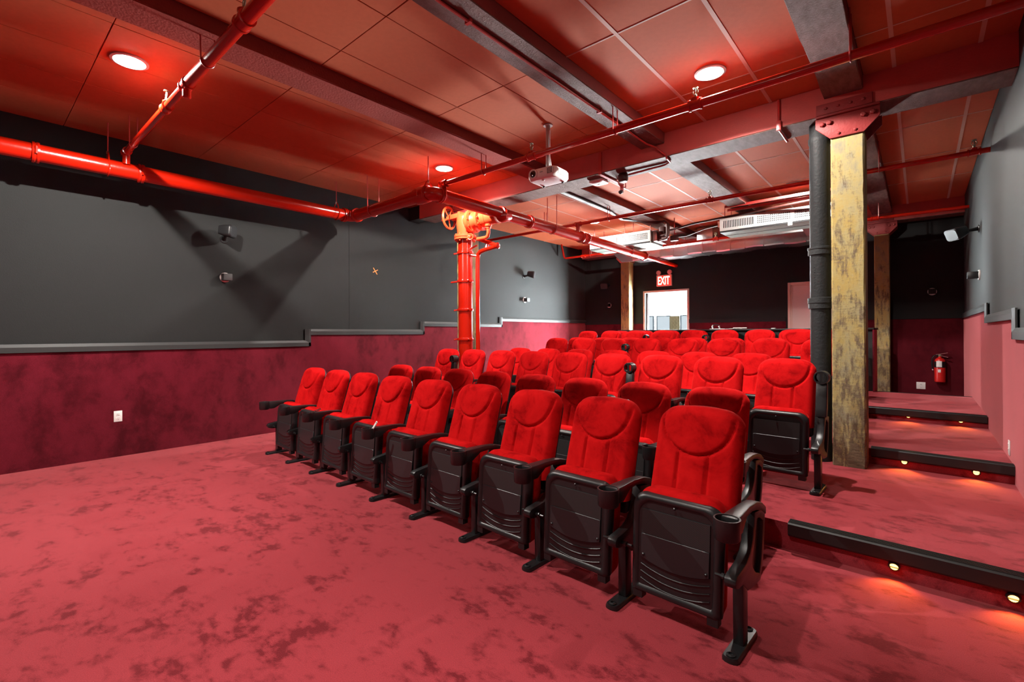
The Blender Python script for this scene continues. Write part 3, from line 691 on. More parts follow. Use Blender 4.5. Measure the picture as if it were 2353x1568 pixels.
# ------------------------------------------------------------------ timber posts with steel caps
def post(x0, x1, y0, y1, z0, zt, label, cap=True):
    cx, cy = (x0+x1)/2, (y0+y1)/2
    t = thing('timber_post', label, 'post', (cx, cy, z0), 0, 'worn yellow timber posts')
    hx, hy = (x1-x0)/2, (y1-y0)/2; L = []; n = 40
    for i in range(n+1):
        z = (zt-z0)*i/n
        j = lambda: random.uniform(-0.003, 0.003); c = 0.012
        L.append([(-hx+c+j(), -hy, z), (hx-c+j(), -hy, z), (hx, -hy+c+j(), z), (hx, hy-c, z), (hx-c, hy, z), (-hx+c, hy, z), (-hx, hy-c, z), (-hx, -hy+c+j(), z)])
    MB().loops(L).build('shaft', 'timber', t, smooth=True, ang=25)
    if cap:
        for s in (-1, 1):
            yy = s*(hy+0.012)
            poly = [(-hx, zt-z0-0.012), (hx, zt-z0-0.012), (hx+0.11, zt-z0+0.10), (hx+0.11, zt-z0+0.185), (-hx-0.11, zt-z0+0.185), (-hx-0.11, zt-z0+0.10)]
            g = MB().prism(poly, 'y', yy-0.01, yy+0.01).build('cap_plate', 'cap_paint_shaded', t, bevel=0.003)
            if s < 0:
                for bx, bz in ((-hx-0.06, 0.125), (-hx-0.005, 0.13), (hx-0.005, 0.13), (hx+0.06, 0.135)):
                    MB().lathe([(0.020, 0.0), (0.020, 0.022), (0.012, 0.026)], (bx, yy-0.01, zt-z0+bz), (0, -1, 0), 6).build('bolt_head', 'cap_paint_shaded', g)
                for bx in (-0.06, 0.06):
                    MB().lathe([(0.012, 0.0), (0.012, 0.010), (0.005, 0.014)], (bx, yy-0.01, zt-z0+0.02), (0, -1, 0), 8).build('bolt_head', 'cap_paint_shaded', g)
        u = MB().box(-hx-0.11, hx+0.11, -hy-0.045, -hy-0.0, zt-z0+0.185, zt-z0+0.205).box(-hx-0.10, hx+0.06, -hy-0.05, -hy-0.03, zt-z0+0.205, zt-z0+0.30).build('strap_plate', 'cap_paint_shaded', t, bevel=0.003)
        for bx in (-0.15, -0.06, 0.03, 0.12):
            MB().lathe([(0.014, 0.0), (0.011, 0.009), (0.004, 0.013)], (bx, -hy-0.05, zt-z0+0.255), (0, -1, 0), 8).build('rivet', 'cap_paint_shaded', u, smooth=True)
    return t
post(-0.60, -0.355, 5.08, 5.33, LV[1], 3.09, 'thick worn yellow timber post beside the aisle, next to the black pipe')
post(-5.51, -5.265, 5.08, 5.33, LV[1], 3.09, 'yellow timber post behind the red standpipe')
post(-5.60, -5.37, 10.63, 10.86, 0.0, 3.09, 'orange brown timber post left of the exit doorway')
post(-0.616, -0.40, 10.63, 10.86, 0.0, 3.09, 'dull yellow timber post standing in the dark rear corner')

# ------------------------------------------------------------------ black drain pipe
dp = thing('drain_pipe', 'fat black cast iron drain pipe standing beside the yellow post', 'pipe', (-0.701, 5.22, LV[1]))
q0 = LV[1]
MB().lathe([(0.083, 0), (0.083, 2.93), (0.090, 2.95), (0.090, 2.99), (0.083, 3.0), (0.083, 3.115)], (0, 0, 0), (0, 0, 1), 32).build('pipe', 'cast_iron', dp, smooth=True)
for za, zb_ in ((1.565, 1.655), (2.065, 2.125)):
    MB().lathe([(0.079, za-q0), (0.098, za-q0+0.004), (0.098, za-q0+0.05), (0.103, za-q0+0.055), (0.103, zb_-q0+0.012), (0.079, zb_-q0+0.02)], (0, 0, 0), (0, 0, 1), 32).build('hub', 'cast_iron', dp, smooth=True)
mb = MB()
for k in range(13):   # worn raised casting marks
    z = 1.76-q0+0.016*k*1.0; a = -1.95
    c = Vector((0.0835*math.cos(a), 0.0835*math.sin(a), z))
    mb.box(c.x-0.010+0.003*(k % 3), c.x+0.010-0.004*((k+1) % 2), c.y-0.002, c.y+0.004, z, z+0.008)
mb.build('casting_mark', 'cast_iron', dp)

# ------------------------------------------------------------------ sprinkler pipes
def hanger(parent, x, y, zp, r, along):
    n = Vector((0, 1, 0)) if along == 'x' else Vector((1, 0, 0))
    pts = []
    rr = r+0.006
    for i in range(13):
        a = PI+PI*i/12; pts.append(Vector((x, y, zp))+n*(rr*math.cos(a))+Vector((0, 0, rr*math.sin(a))))
    pts = [Vector((x, y, ZC))-n*(rr+0.004)] + pts + [Vector((x, y, ZC))+n*(rr+0.004)]
    return MB().tube(pts, 0.0055, 6).build('hanger', 'rod', parent, smooth=True)
def clevis(parent, x, y, zp, r, along):
    h = MB().cyl((x, y, zp+r+0.06), (x, y, ZC), 0.006, 8).build('hanger', 'rod', parent, smooth=True)
    d = (1, 0, 0) if along == 'x' else (0, 1, 0)
    m_ = MB()
    n = Vector((0, 1, 0)) if along == 'x' else Vector((1, 0, 0))
    pts = [Vector((x, y, zp))+n*((r+0.006)*math.cos(a))*(1 if math.sin(a) < 0.3 else 0.75)+Vector((0, 0, (r+0.006)*math.sin(a)*(1 if math.sin(a) < 0.3 else 1.7))) for a in [2*PI*i/20 for i in range(20)]]
    m_.tube(pts, 0.008, 6, True).build('clevis', 'fire_red', h, smooth=True)
    MB().lathe([(0.014, 0), (0.014, 0.03)], (x, y, zp+r+0.05), (0, 0, 1), 6).build('nut', 'chrome', h)
def coupling(parent, c, d, r, w=0.06):
    c = Vector(c); d = Vector(d).normalized()
    o = MB().lathe([(r, -w/2), (r+0.016, -w/2+0.004), (r+0.018, -w/6), (r+0.012, 0), (r+0.018, w/6), (r+0.016, w/2-0.004), (r, w/2)], c, d, 22, False, False).build('coupling', 'fire_red', parent, smooth=True)
    s = Vector((0, 0, 1)).cross(d).normalized() if abs(d.z) < 0.9 else Vector((1, 0, 0))
    mb = MB()
    for k in (-1, 1):
        q = c+s*k*(r+0.022)
        mb.cyl(q-Vector((0, 0, 0.035)), q+Vector((0, 0, 0.035)), 0.010, 6)
    mb.build('bolt', 'fire_red', o, smooth=True); return o
def head(parent, x, y, z, up_=1):
    s = up_
    f = MB().lathe([(0.012, 0), (0.012, s*0.03), (0.008, s*0.035)], (x, y, z), (0, 0, 1), 10).build('sprinkler_head', 'brass', parent, smooth=True)
    m_ = MB()
    for k in (-1, 1): m_.tube([(x+k*0.008, y, z+s*0.034), (x+k*0.021, y, z+s*0.05), (x+k*0.020, y, z+s*0.066), (x+k*0.004, y, z+s*0.085)], 0.004, 6)
    m_.cyl((x, y, z+s*0.034), (x, y, z+s*0.082), 0.004, 6)
    m_.build('frame_arms', 'brass', f, smooth=True)
    MB().lathe([(0.005, 0), (0.022, s*0.002), (0.022, s*0.006), (0.004, s*0.008)], (x, y, z+s*0.085), (0, 0, 1), 14).build('deflector', 'brass', f, smooth=True)
def tee(parent, c, d, r, upz=0.0):
    c = Vector(c)
    o = MB().lathe([(r, -0.055), (r+0.012, -0.053), (r+0.012, -0.038), (r+0.006, -0.034), (r+0.006, 0.034), (r+0.012, 0.038), (r+0.012, 0.053), (r, 0.055)], c, d, 18, False, False)
    if upz: o.lathe([(r*0.8, 0), (r*0.8, upz-0.015), (r*0.95, upz-0.015), (r*0.95, upz)], c, (0, 0, 1), 14)
    return o.build('tee_fitting', 'fire_red', parent, smooth=True)
# large main: along the left wall, across, then back through the room
RM = 0.083; ZM = 3.09; XM = -6.35; YX = 3.77; XC = -4.55
fm = thing('fire_main', 'large glossy red fire main pipe running along the left wall and across the room', 'pipe')
MB().cyl((XM, YF, ZM), (XM, YX-0.12, ZM), RM, 24).build('pipe', 'fire_red', fm, smooth=True)
def elbow(parent, c, d0, d1, r, R_=0.12):
    c = Vector(c); d0 = Vector(d0); d1 = Vector(d1)   # travels along d0 then d1 through corner c
    o = c-d0*R_+d1*R_; pts = []
    for i in range(9):
        a = PI/2*i/8; pts.append(o - d1*R_*math.cos(a) + d0*R_*math.sin(a))
    return MB().tube(pts, r+0.004, 22).build('elbow', 'fire_red', parent, smooth=True)
elbow(fm, (XM, YX, ZM), (0, 1, 0), (1, 0, 0), RM)
MB().cyl((XM+0.12, YX, ZM), (XC-0.12, YX, ZM), RM, 24).build('pipe', 'fire_red', fm, smooth=True)
elbow(fm, (XC, YX, ZM), (1, 0, 0), (0, 1, 0), RM)
def CM(y): return (XC+(y-3.9)*0.033, y, ZM-(y-3.9)*0.0235)
MB().cyl(CM(YX+0.12), CM(9.3), RM, 24).build('pipe', 'fire_red', fm, smooth=True)
MB().cyl(CM(9.3), CM(YB), 0.05, 20).build('pipe', 'fire_red', fm, smooth=True)
for c, d in (((XM, 0.46, ZM), (0, 1, 0)), ((XM, YX-0.13, ZM), (0, 1, 0)), ((XM+0.13, YX, ZM), (1, 0, 0)), ((XC-0.14, YX, ZM), (1, 0, 0)), ((XC, YX+0.15, ZM), (0, 1, 0)), (CM(5.02), (0.033, 1, -0.02)), (CM(5.62), (0.033, 1, -0.02)), (CM(7.0), (0.033, 1, -0.02)), (CM(7.16), (0.033, 1, -0.02)), (CM(9.3), (0.033, 1, -0.02)), ((XM, 1.26, ZM), (0, 1, 0))):
    coupling(fm, c, d, RM)
for c, d, l in (((XC-0.27, YX, ZM), (1, 0, 0), 0.22), ):
    MB().lathe([(RM, 0), (RM+0.022, 0.01), (RM+0.028, l/2), (RM+0.022, l-0.01), (RM, l)], c, d, 22, False, False).build('check_valve', 'fire_red', fm, smooth=True)
clevis(fm, XM, 0.99, ZM, RM, 'y'); clevis(fm, XM, 3.52, ZM, RM, 'y'); clevis(fm, XC-0.05, YX, ZM, RM, 'x')
hanger(fm, -5.80, YX, ZM, RM, 'x'); 
for y in (6.2, 8.7): hanger(fm, CM(y)[0], y, CM(y)[2], RM, 'y')
# riser from the main up to branch 1
# branches: y, z, x0, x1, r
def branch(name_label, y, z, segs, heads, hangs, taps):
    t = thing('sprinkler_pipe', name_label, 'pipe', (0, 0, 0), 0, 'red sprinkler branch pipes')
    for x0, x1, r in segs: MB().cyl((x0, y, z), (x1, y, z), r, 16).build('pipe', 'fire_red', t, smooth=True)
    for x, r in heads:
        tee(t, (x, y, z), (1, 0, 0), r, r+0.02); head(t, x, y, z+r+0.015)
    for x, r in hangs: hanger(t, x, y, z, r, 'x')
    for x, r in taps: tee(t, (x, y, z), (1, 0, 0), r)
    return t
b1 = branch('red sprinkler branch pipe passing over the front carpet, left of the picture', 1.13, 3.27, [(-6.42, -4.25, 0.032), (-4.25, -3.12, 0.040), (-3.12, XR, 0.043)], [(-4.80, 0.032), (-3.12, 0.042)], [(-5.98, 0.024), (-3.78, 0.036), (-1.5, 0.042)], [(-4.25, 0.036)])
MB().cyl((XM+0.06, 1.13, ZM+0.05), (XM+0.06, 1.13, 3.27), 0.034, 14).build('riser', 'fire_red', b1, smooth=True)
tee(b1, (XM+0.06, 1.13, 3.27), (1, 0, 0), 0.03)
MB().lathe([(0.030, 0), (0.030, 0.05), (0.02, 0.06)], (-4.25, 1.13, 3.225), (0, 0, -1), 14).build('drop_outlet', 'fire_red', b1, smooth=True)
b2 = branch('red sprinkler branch pipe crossing in front of the large girder, beside the projector', 3.97, 3.24, [(XC+0.02, -3.13, 0.030), (-3.13, XR, 0.034)], [(-3.13, 0.034), (-1.40, 0.036)], [(-2.14, 0.034), (-3.84, 0.030), (-0.35, 0.034)], [])
MB().cyl((XC, 3.97, ZM+0.06), (XC, 3.97, 3.24), 0.042, 14).build('riser', 'fire_red', b2, smooth=True)
tee(b2, (XC+0.01, 3.97, 3.24), (1, 0, 0), 0.036)
b3 = branch('red sprinkler branch pipe running behind the girder to the aisle wall', 6.93, 3.23, [(-6.76, XC, 0.026), (XC, XR, 0.028)], [(-2.25, 0.028), (0.44, 0.026)], [(-3.86, 0.028), (-0.35, 0.028), (-5.15, 0.026)], [])
MB().cyl((CM(6.93)[0], 6.93, CM(6.93)[2]+0.07), (CM(6.93)[0], 6.93, 3.23), 0.038, 14).build('riser', 'fire_red', b3, smooth=True)
tee(b3, (CM(6.93)[0], 6.93, 3.23), (1, 0, 0), 0.03)
b4 = branch('red sprinkler branch pipe nearest the back wall, under the air conditioners', 9.72, 3.2, [(-6.60, XR, 0.024)], [(-3.05, 0.026)], [(-5.9, 0.024), (-3.85, 0.024), (-0.50, 0.024)], [(-6.1, 0.026), (-0.55, 0.026)])
MB().tube([(-6.60, 9.72, 3.2), (-6.64, 9.72, 3.21), (-6.655, 9.71, 3.25), (-6.70, 9.68, 3.5), (-6.70, 9.68, ZC)], 0.024, 10).build('riser', 'fire_red', b4, smooth=True)

# ------------------------------------------------------------------ standpipe with angle valve
SX, SY = -5.18, 4.95
sp = thing('standpipe', 'tall glossy red standpipe with hand wheel valve in front of the left post', 'standpipe', (SX, SY, LV[1]))
z_ = LV[1]
MB().lathe([(0.108, 0.0), (0.108, 2.76-z_)], (0, 0, 0), (0, 0, 1), 28).build('riser', 'fire_red', sp, smooth=True)
for zz in (1.27, 1.71, 2.14, 2.565):
    o = MB().lathe([(0.108, -0.022), (0.124, -0.018), (0.127, 0), (0.124, 0.018), (0.108, 0.022)], (0, 0, zz-z_), (0, 0, 1), 28, False, False).build('pipe_clamp', 'fire_red', sp, smooth=True)
    mb = MB(); 
    mb.cyl((-0.12, -0.05, zz-z_), (-0.21 if zz == 2.14 else -0.15, -0.10, zz-z_-0.01), 0.012, 8)
    mb.cyl((0.11, -0.05, zz-z_), (0.15, -0.06, zz-z_), 0.012, 8)
    mb.build('clamp_bolt', 'fire_red', o, smooth=True)
fl_ = MB().lathe([(0.165, 2.76-z_), (0.165, 2.785-z_), (0.15, 2.79-z_), (0.165, 2.795-z_), (0.165, 2.83-z_), (0.12, 2.84-z_)], (0, 0, 0), (0, 0, 1), 28).build('flange', 'valve_red', sp, smooth=True, ang=40)
mb = MB()
for k in range(8):
    a = 2*PI*k/8+0.2; mb.cyl((0.138*math.cos(a), 0.138*math.sin(a), 2.735-z_), (0.138*math.cos(a), 0.138*math.sin(a), 2.85-z_), 0.015, 6)
mb.build('flange_bolts', 'valve_red', fl_)
VZ = 3.02-z_
vb = MB().lathe([(0.118, 2.83-z_), (0.122, 2.90-z_), (0.135, 3.0-z_), (0.125, 3.10-z_), (0.07, 3.15-z_)], (0, 0, 0), (0, 0, 1), 24)
vb.lathe([(0.11, 0.0), (0.12, 0.10), (0.175, 0.14), (0.175, 0.165)], (0, 0, VZ), (1, 0, 0), 24)
vb.build('valve_body', 'valve_red', sp, smooth=True, ang=40)
b_o = MB().lathe([(0.178, 0.168), (0.178, 0.20), (0.13, 0.21), (0.10, 0.26), (0.10, 0.33), (0.165, 0.335), (0.165, 0.38)], (0, 0, VZ), (1, 0, 0), 28).build('bonnet_flange', 'valve_red', sp, smooth=True, ang=35)
mb = MB()
for k in range(10):
    a = 2*PI*k/10; q = (0.155*math.cos(a), 0.155*math.sin(a))
    mb.cyl((0.125, q[0], VZ+q[1]), (0.215, q[0], VZ+q[1]), 0.013, 6)
    q = (0.143*math.cos(a), 0.143*math.sin(a)); mb.cyl((0.325, q[0], VZ+q[1]), (0.405, q[0], VZ+q[1]), 0.012, 6)
mb.build('flange_bolts', 'valve_red', b_o)
MB().lathe([(0.165, 0.38), (0.125, 0.385), (0.115, 0.45), (0.118, 0.46), (0.118, 0.48), (0.112, 0.485), (0.100, 0.64), (0.112, 0.64), (0.112, 0.68), (0.09, 0.685)], (0, 0, VZ), (1, 0, 0), 24).build('outlet_reducer', 'valve_red', sp, smooth=True, ang=35)
# swan up into the main
MB().tube([(0.60, 0.0, VZ), (0.64, 0.03, VZ), (0.68, 0.07, VZ+0.01), (CM(5.15)[0]-SX, 0.16, VZ+0.03), (CM(5.2)[0]-SX, 0.22, CM(5.2)[2]-z_)], [0.095, 0.10, 0.10, 0.095, 0.08], 18).build('outlet_elbow', 'fire_red', sp, smooth=True)
# yoke, stem, wheel
WX, WZ = -0.36, VZ+0.13
yk = MB()
for s in (-1, 1):
    yk.box(-0.29, -0.05, s*0.055-0.012, s*0.055+0.012, VZ+0.085, VZ+0.155)
yk.box(-0.30, -0.26, -0.067, 0.067, VZ+0.085, VZ+0.16); yk.box(-0.09, -0.04, -0.08, 0.08, VZ+0.05, VZ+0.17)
yk.build('yoke', 'valve_red', sp, bevel=0.006)
MB().cyl((-0.52, 0, WZ-0.01), (-0.04, 0, WZ-0.01), 0.016, 12).build('stem', 'valve_red', sp, smooth=True)
wh = MB().ring((WX, 0, WZ), (1, 0.25, 0), 0.165, 0.019, 36, 10).build('hand_wheel', 'valve_red', sp, smooth=True)
MB().lathe([(0.034, -0.03), (0.036, 0.0), (0.034, 0.03)], (WX, 0, WZ), (1, 0.25, 0), 14).build('hub', 'valve_red', wh, smooth=True)
dd = Vector((1, 0.25, 0)).normalized(); aa = dd.orthogonal().normalized(); bb = dd.cross(aa)
for k in range(5):
    a = 2*PI*k/5+0.35; e = aa*math.cos(a)+bb*math.sin(a)
    MB().cyl(Vector((WX, 0, WZ))+e*0.03, Vector((WX, 0, WZ))+e*0.16, 0.011, 8).build('spoke', 'valve_red', wh, smooth=True)
# trim piping
MB().tube([(0.50, -0.02, VZ-0.11), (0.50, -0.02, VZ-0.22), (0.485, -0.02, VZ-0.27), (0.44, -0.02, VZ-0.285), (0.28, -0.02, VZ-0.285)], 0.027, 12).build('drain_elbow', 'valve_red', sp, smooth=True)
MB().lathe([(0.05, 0.0), (0.05, 0.03), (0.035, 0.035), (0.035, 0.06)], (0.50, -0.02, VZ-0.10), (0, 0, -1), 14).build('drain_boss', 'valve_red', sp, smooth=True)
w2 = MB().ring((0.20, -0.09, VZ-0.25), (0.5, -1, 0), 0.042, 0.009, 20, 6).build('small_wheel', 'valve_red', sp, smooth=True)
sm = MB()
for k in range(4):
    a = PI*k/4; sm.cyl((0.20+0.04*math.cos(a)*0.89, -0.09+0.04*math.cos(a)*0.45, VZ-0.25+0.04*math.sin(a)), (0.20-0.04*math.cos(a)*0.89, -0.09-0.04*math.cos(a)*0.45, VZ-0.25-0.04*math.sin(a)), 0.006, 6)
sm.build('spokes', 'valve_red', w2)
MB().cyl((0.20, -0.09, VZ-0.25), (0.28, 0.0, VZ-0.28), 0.018, 10).build('small_valve', 'fire_red', sp, smooth=True)
MB().tube([(0.26, 0.05, VZ-0.28), (0.58, 0.06, VZ-0.40), (0.60, 0.06, VZ-0.42)], 0.03, 10).build('trim_pipe', 'fire_red', sp, smooth=True)
MB().lathe([(0.038, 0), (0.045, 0.02), (0.045, 0.06), (0.03, 0.07)], (0.56, 0.05, VZ-0.41), (1, 0.1, 0), 14).build('trim_union', 'fire_red', sp, smooth=True)
MB().tube([(0.58, 0.05, VZ-0.42), (0.36, 0.05, VZ-0.44), (0.27, 0.05, VZ-0.455), (0.225, 0.05, VZ-0.49), (0.215, 0.05, VZ-0.56), (0.21, 0.05, VZ-0.70), (0.21, 0.05, 0.0)], 0.032, 12).build('drain_pipe', 'fire_red', sp, smooth=True)
MB().tube([(0.40, 0.06, VZ-0.36), (0.38, 0.05, VZ-0.45)], 0.024, 8).build('trim_pipe', 'fire_red', sp, smooth=True)
MB().cyl((0.10, -0.02, 2.60-z_), (0.22, 0.03, 2.66-z_), 0.014, 8).build('trim_pipe', 'fire_red', sp, smooth=True)
MB().cyl((0.12, 0.0, 2.52-z_), (0.22, 0.05, 2.50-z_), 0.018, 8).build('trim_pipe', 'fire_red', sp, smooth=True)

# ------------------------------------------------------------------ air conditioners, ducts
def slot_grille(parent, x0, x1, z0, z1, y, cross, name='grille'):
    back = MB().box(x0, x1, y, y+0.004, z0, z1).build(name, 'grille_dark', parent)
    mb = MB(); n = max(6, int((x1-x0)/0.026))
    for i in range(n+1):
        x = x0+(x1-x0)*i/n; mb.box(x-0.0055, x+0.0055, y-0.014, y, z0, z1)
    if cross:
        for i in range(5):
            z = z0+(z1-z0)*i/4; mb.box(x0, x1, y-0.012, y-0.002, z-0.004, z+0.004)
    mb.build('slats', 'white_metal', back)
def ac(x0, x1, y, z0, z1, label, depth=0.60):
    t = thing('air_conditioner', label, 'air conditioner', ((x0+x1)/2, y, z0), 0, 'ceiling air conditioners')
    h = (x1-x0)/2; H = z1-z0
    MB().box(-h+0.01, h-0.01, 0.03, depth, 0.0, H).build('casing', 'galv', t, bevel=0.004)
    g0, g1 = -h+0.03, -0.02+0.0*h
    f = MB(); y0, y1 = 0.0, 0.03
    n = 2 if h < 0.7 else 3; W_ = (2*h-0.05)/n
    for k in range(n+1):
        xc = -h+0.025+W_*k; f.box(xc-0.026, xc+0.026, y0+0.001, y1, 0.0455, H-0.0455)
    f.box(-h, h, y0, y1, 0.0, 0.045); f.box(-h, h, y0, y1, H-0.045, H)
    fo = f.build('front_frame', 'white_metal', t)
    for k in range(n): slot_grille(fo, -h+0.051+W_*k, -h-0.001+W_*(k+1), 0.045, H-0.045, 0.018, k > 0)
    b_ = MB().box(-h+0.005, h-0.005, 0.02, depth, -0.03, 0.0).build('drain_pan', 'pan_green', t, bevel=0.003)
    MB().box(-h+0.003, h-0.003, 0.005, 0.02, -0.026, -0.002).build('dark_edge', 'grille_dark', b_)
    MB().box(-h+0.02, h-0.02, 0.30, 0.31, -0.034, -0.03).build('seam', 'grille_dark', b_)
    for s in (-1, 1):
        for yy in (0.12, depth-0.1):
            MB().cyl((s*(h-0.05), yy, H), (s*(h-0.05), yy, ZC-z0), 0.006, 8).build('hanger', 'rod', t)
    return t, h, H
a1, h1, H1 = ac(-5.22, -3.89, 8.57, 3.105, 3.32, 'white ducted air conditioner hanging at left above the exit doorway')
a2, h2, H2 = ac(-2.62, -0.96, 8.57, 3.105, 3.32, 'white ducted air conditioner hanging at right, near the black pipe')
MB().box(h2-0.62, h2-0.56, -0.02, 0.0, -0.06, 0.03).build('label_tag', 'white_plastic', a2)
MB().lathe([(0.02, 0), (0.02, 0.03)], (-h2-0.03, 0.05, 0.15), (0, 0, 1), 10).box(-h2-0.04, -h2, 0.03, 0.07, 0.08, 0.18).build('service_valve', 'galv', a2)
# valves and refrigerant lines at the right side of the left unit
rf = thing('refrigerant_lines', 'tangle of dark insulated refrigerant lines beside the left air conditioner', 'pipes', (-3.90, 8.62, 3.11))
MB().box(0.01, 0.10, 0.05, 0.5, 0.0, 0.21).build('service_box', 'galv', rf, bevel=0.003)
MB().box(0.14, 0.24, 0.05, 0.22, 0.02, 0.26).build('terminal_box', 'pipe_insul', rf, bevel=0.006)
for k, (dz, r) in enumerate(((0.05, 0.020), (0.10, 0.017), (0.01, 0.022))):
    e = 0.035*k
    MB().tube([(0.10, 0.1, dz), (0.26, 0.03-e, dz-0.02), (0.33, 0.03-e, dz), (0.34, 0.03-e, dz+0.08), (0.34, 0.03-e, 0.28), (0.30, 0.0-e, 0.325), (0.18, -0.06-e, 0.335-0.02*k), (-0.02-e, -0.30, 0.345), (-0.20-0.5*e, -0.75, 0.325), (-0.11+0.5*e, -1.4, 0.305), (-0.07+0.5*e, -2.2, 0.30), (-0.05+0.5*e, -3.15, 0.30)], r, 10).build('line', 'pipe_insul', rf, smooth=True)
MB().tube([(0.24, 0.15, 0.18), (0.8, 0.1, 0.235), (1.6, -0.05, 0.235), (2.6, -0.25, 0.235), (3.3, -0.30, 0.235)], 0.02, 10).build('line', 'pipe_insul', rf, smooth=True)
cb = tag(MB().tube([(-3.50, 8.86, 3.17), (-3.3, 8.85, 3.16), (-2.95, 8.75, 3.22), (-2.67, 8.66, 3.23)], 0.010, 8).build('cable', 'black_metal', smooth=True), 'thin black cable sagging between the two air conditioners', 'cable')
jb = thing('junction_box', 'dark junction box between the two air conditioners', 'junction box', (-3.55, 8.9, 3.15))
MB().box(-0.07, 0.07, -0.04, 0.04, -0.04, 0.06).build('box', 'pipe_insul', jb, bevel=0.004); MB().cyl((0.0, 0, 0.06), (0, 0, ZC-3.15), 0.008, 8).build('hanger', 'rod', jb)
# unistrut rails under the far ceiling
for k, y in enumerate((8.28, 8.42)):
    st = tag(MB().box(-2.45, XR-1.5+0.0, y, y+0.04, 3.42-0.03*k, 3.46-0.03*k).build('support_rail', 'rod'), 'thin red support rail under the far ceiling, %s of two' % ['front', 'rear'][k], 'rail', 'support rails')
du = thing('air_duct', 'shiny galvanised rectangular air duct under the air conditioners', 'duct', (-3.0, 9.96, 2.998))
XD = [-1.95, -1.62, -1.3, -1.0, -0.70, -0.40, -0.12, 0.15, 0.42, 0.75, 1.1, 1.45, 1.75]
for i in range(len(XD)-1):
    a, b_ = XD[i], XD[i+1]; dz = 0.018*math.sin(i*1.7); e = 0.0 if i % 2 else 0.006
    L = []
    for k, x in enumerate((a, (a+b_)/2, b_)):
        d = dz*(1 if k == 1 else 0.3)
        L.append([(x, -e, 0.02+d), (x, 0.02, -0.005+d), (x, 0.42, -0.005+d), (x, 0.45, 0.02), (x, 0.45, 0.25), (x, -e, 0.25)])
    MB().loops(L).build('duct_section', 'galv', du, smooth=True, ang=20)
    MB().box(b_-0.006, b_+0.006, -0.012, 0.46, -0.008, 0.26).build('seam', 'galv', du)
fp = [(-2.42, -0.02, 0.20), (-2.08, -0.02, 0.19), (-1.92, 0.04, -0.01), (-2.24, 0.04, 0.0)]
MB().loops([fp, [(x, y+0.02, z-0.004) for x, y, z in fp]]).build('outlet_flap', 'galv', du)
fp = [(1.42, -0.19, 0.19), (1.66, -0.19, 0.20), (1.70, -0.03, 0.10), (1.46, -0.03, 0.09)]
MB().loops([fp, [(x, y+0.02, z-0.004) for x, y, z in fp]]).build('outlet_flap', 'galv', du)
MB().box(-0.52, -0.20, 0.05, 0.42, 0.25, 0.54).build('branch_neck', 'galv', du, bevel=0.004)
for x in (-1.9, -0.75, 0.35, 1.5):
    MB().cyl((x, 0.02, 0.25), (x, 0.02, ZC-2.998), 0.006, 8).build('hanger', 'rod', du)

# ------------------------------------------------------------------ projector on its mount
pr = thing('projector', 'white ceiling projector hanging from a white pole beside the red sprinkler pipe', 'projector', (-2.93, 4.0, 2.93), math.radians(3))
def pbody(ins, z):
    pts = superrect(0.172-ins, -0.145+ins, 0.135-ins, 0.03, 0.05, 5)
    return [(x, y - (0.018*(1-(x/0.17)**2) if y < -0.08 else 0), z) for x, y in pts]
MB().loops([pbody(0.03, 0.0), pbody(0.012, 0.006), pbody(0.0, 0.03), pbody(0.0, 0.085), pbody(0.012, 0.108), pbody(0.04, 0.116)]).build('housing', 'white_plastic', pr, smooth=True, ang=45)
ln = MB().lathe([(0.052, 0), (0.050, 0.016), (0.042, 0.020), (0.036, 0.012)], (-0.085, -0.150, 0.058), (0, -1, 0), 24).build('lens_ring', 'white_plastic', pr, smooth=True, ang=40)
MB().lathe([(0.034, 0.012), (0.030, 0.017), (0.01, 0.02)], (-0.085, -0.150, 0.058), (0, -1, 0), 20).build('glass', 'glass_dark', ln, smooth=True)
gr = MB().box(0.085, 0.150, -0.158, -0.140, 0.03, 0.09).build('vent', 'grille_dark', pr)
mb = MB()
for i in range(5): mb.box(0.083+i*0.0165, 0.087+i*0.0165, -0.162, -0.150, 0.03, 0.09)
for i in range(5): mb.box(0.083, 0.151, -0.162, -0.150, 0.029+i*0.0145, 0.032+i*0.0145)
mb.build('slats', 'white_plastic', gr)
gs = MB().box(0.160, 0.1735, -0.09, 0.10, 0.035, 0.085).build('side_vent', 'grille_dark', pr)
mb = MB()
for i in range(16): mb.box(0.160, 0.176, -0.09+i*0.0125, -0.084+i*0.0125, 0.033, 0.087)
mb.build('slats', 'white_plastic', gs)
MB().box(0.0, 0.036, -0.166, -0.15, 0.058, 0.066).build('badge', 'chrome', pr)
for (x, y) in ((-0.12, 0.09), (0.12, 0.09), (0.0, -0.10)):
    MB().lathe([(0.014, 0), (0.014, -0.012), (0.010, -0.016)], (x, y, 0.002), (0, 0, 1), 12).build('foot', 'white_plastic' if y < 0 else 'black_metal', pr, smooth=True)
mt = MB().lathe([(0.024, 0.116), (0.024, ZC-2.93)], (-0.03, 0.04, 0), (0, 0, 1), 16).build('mount_pole', 'white_metal', pr, smooth=True)
MB().box(-0.10, 0.04, -0.03, 0.11, 0.116, 0.128).build('mount_plate', 'white_metal', pr, bevel=0.003)
MB().lathe([(0.05, ZC-2.93-0.012), (0.05, ZC-2.93)], (-0.03, 0.04, 0), (0, 0, 1), 18).build('ceiling_rose', 'white_metal', pr)
MB().tube([(0.0, 0.03, 0.55), (0.004, 0.02, 0.45), (-0.0, 0.02, 0.3), (0.015, 0.02, 0.2), (0.01, 0.05, 0.118)], 0.006, 8).build('cable', 'white_plastic', pr, smooth=True)

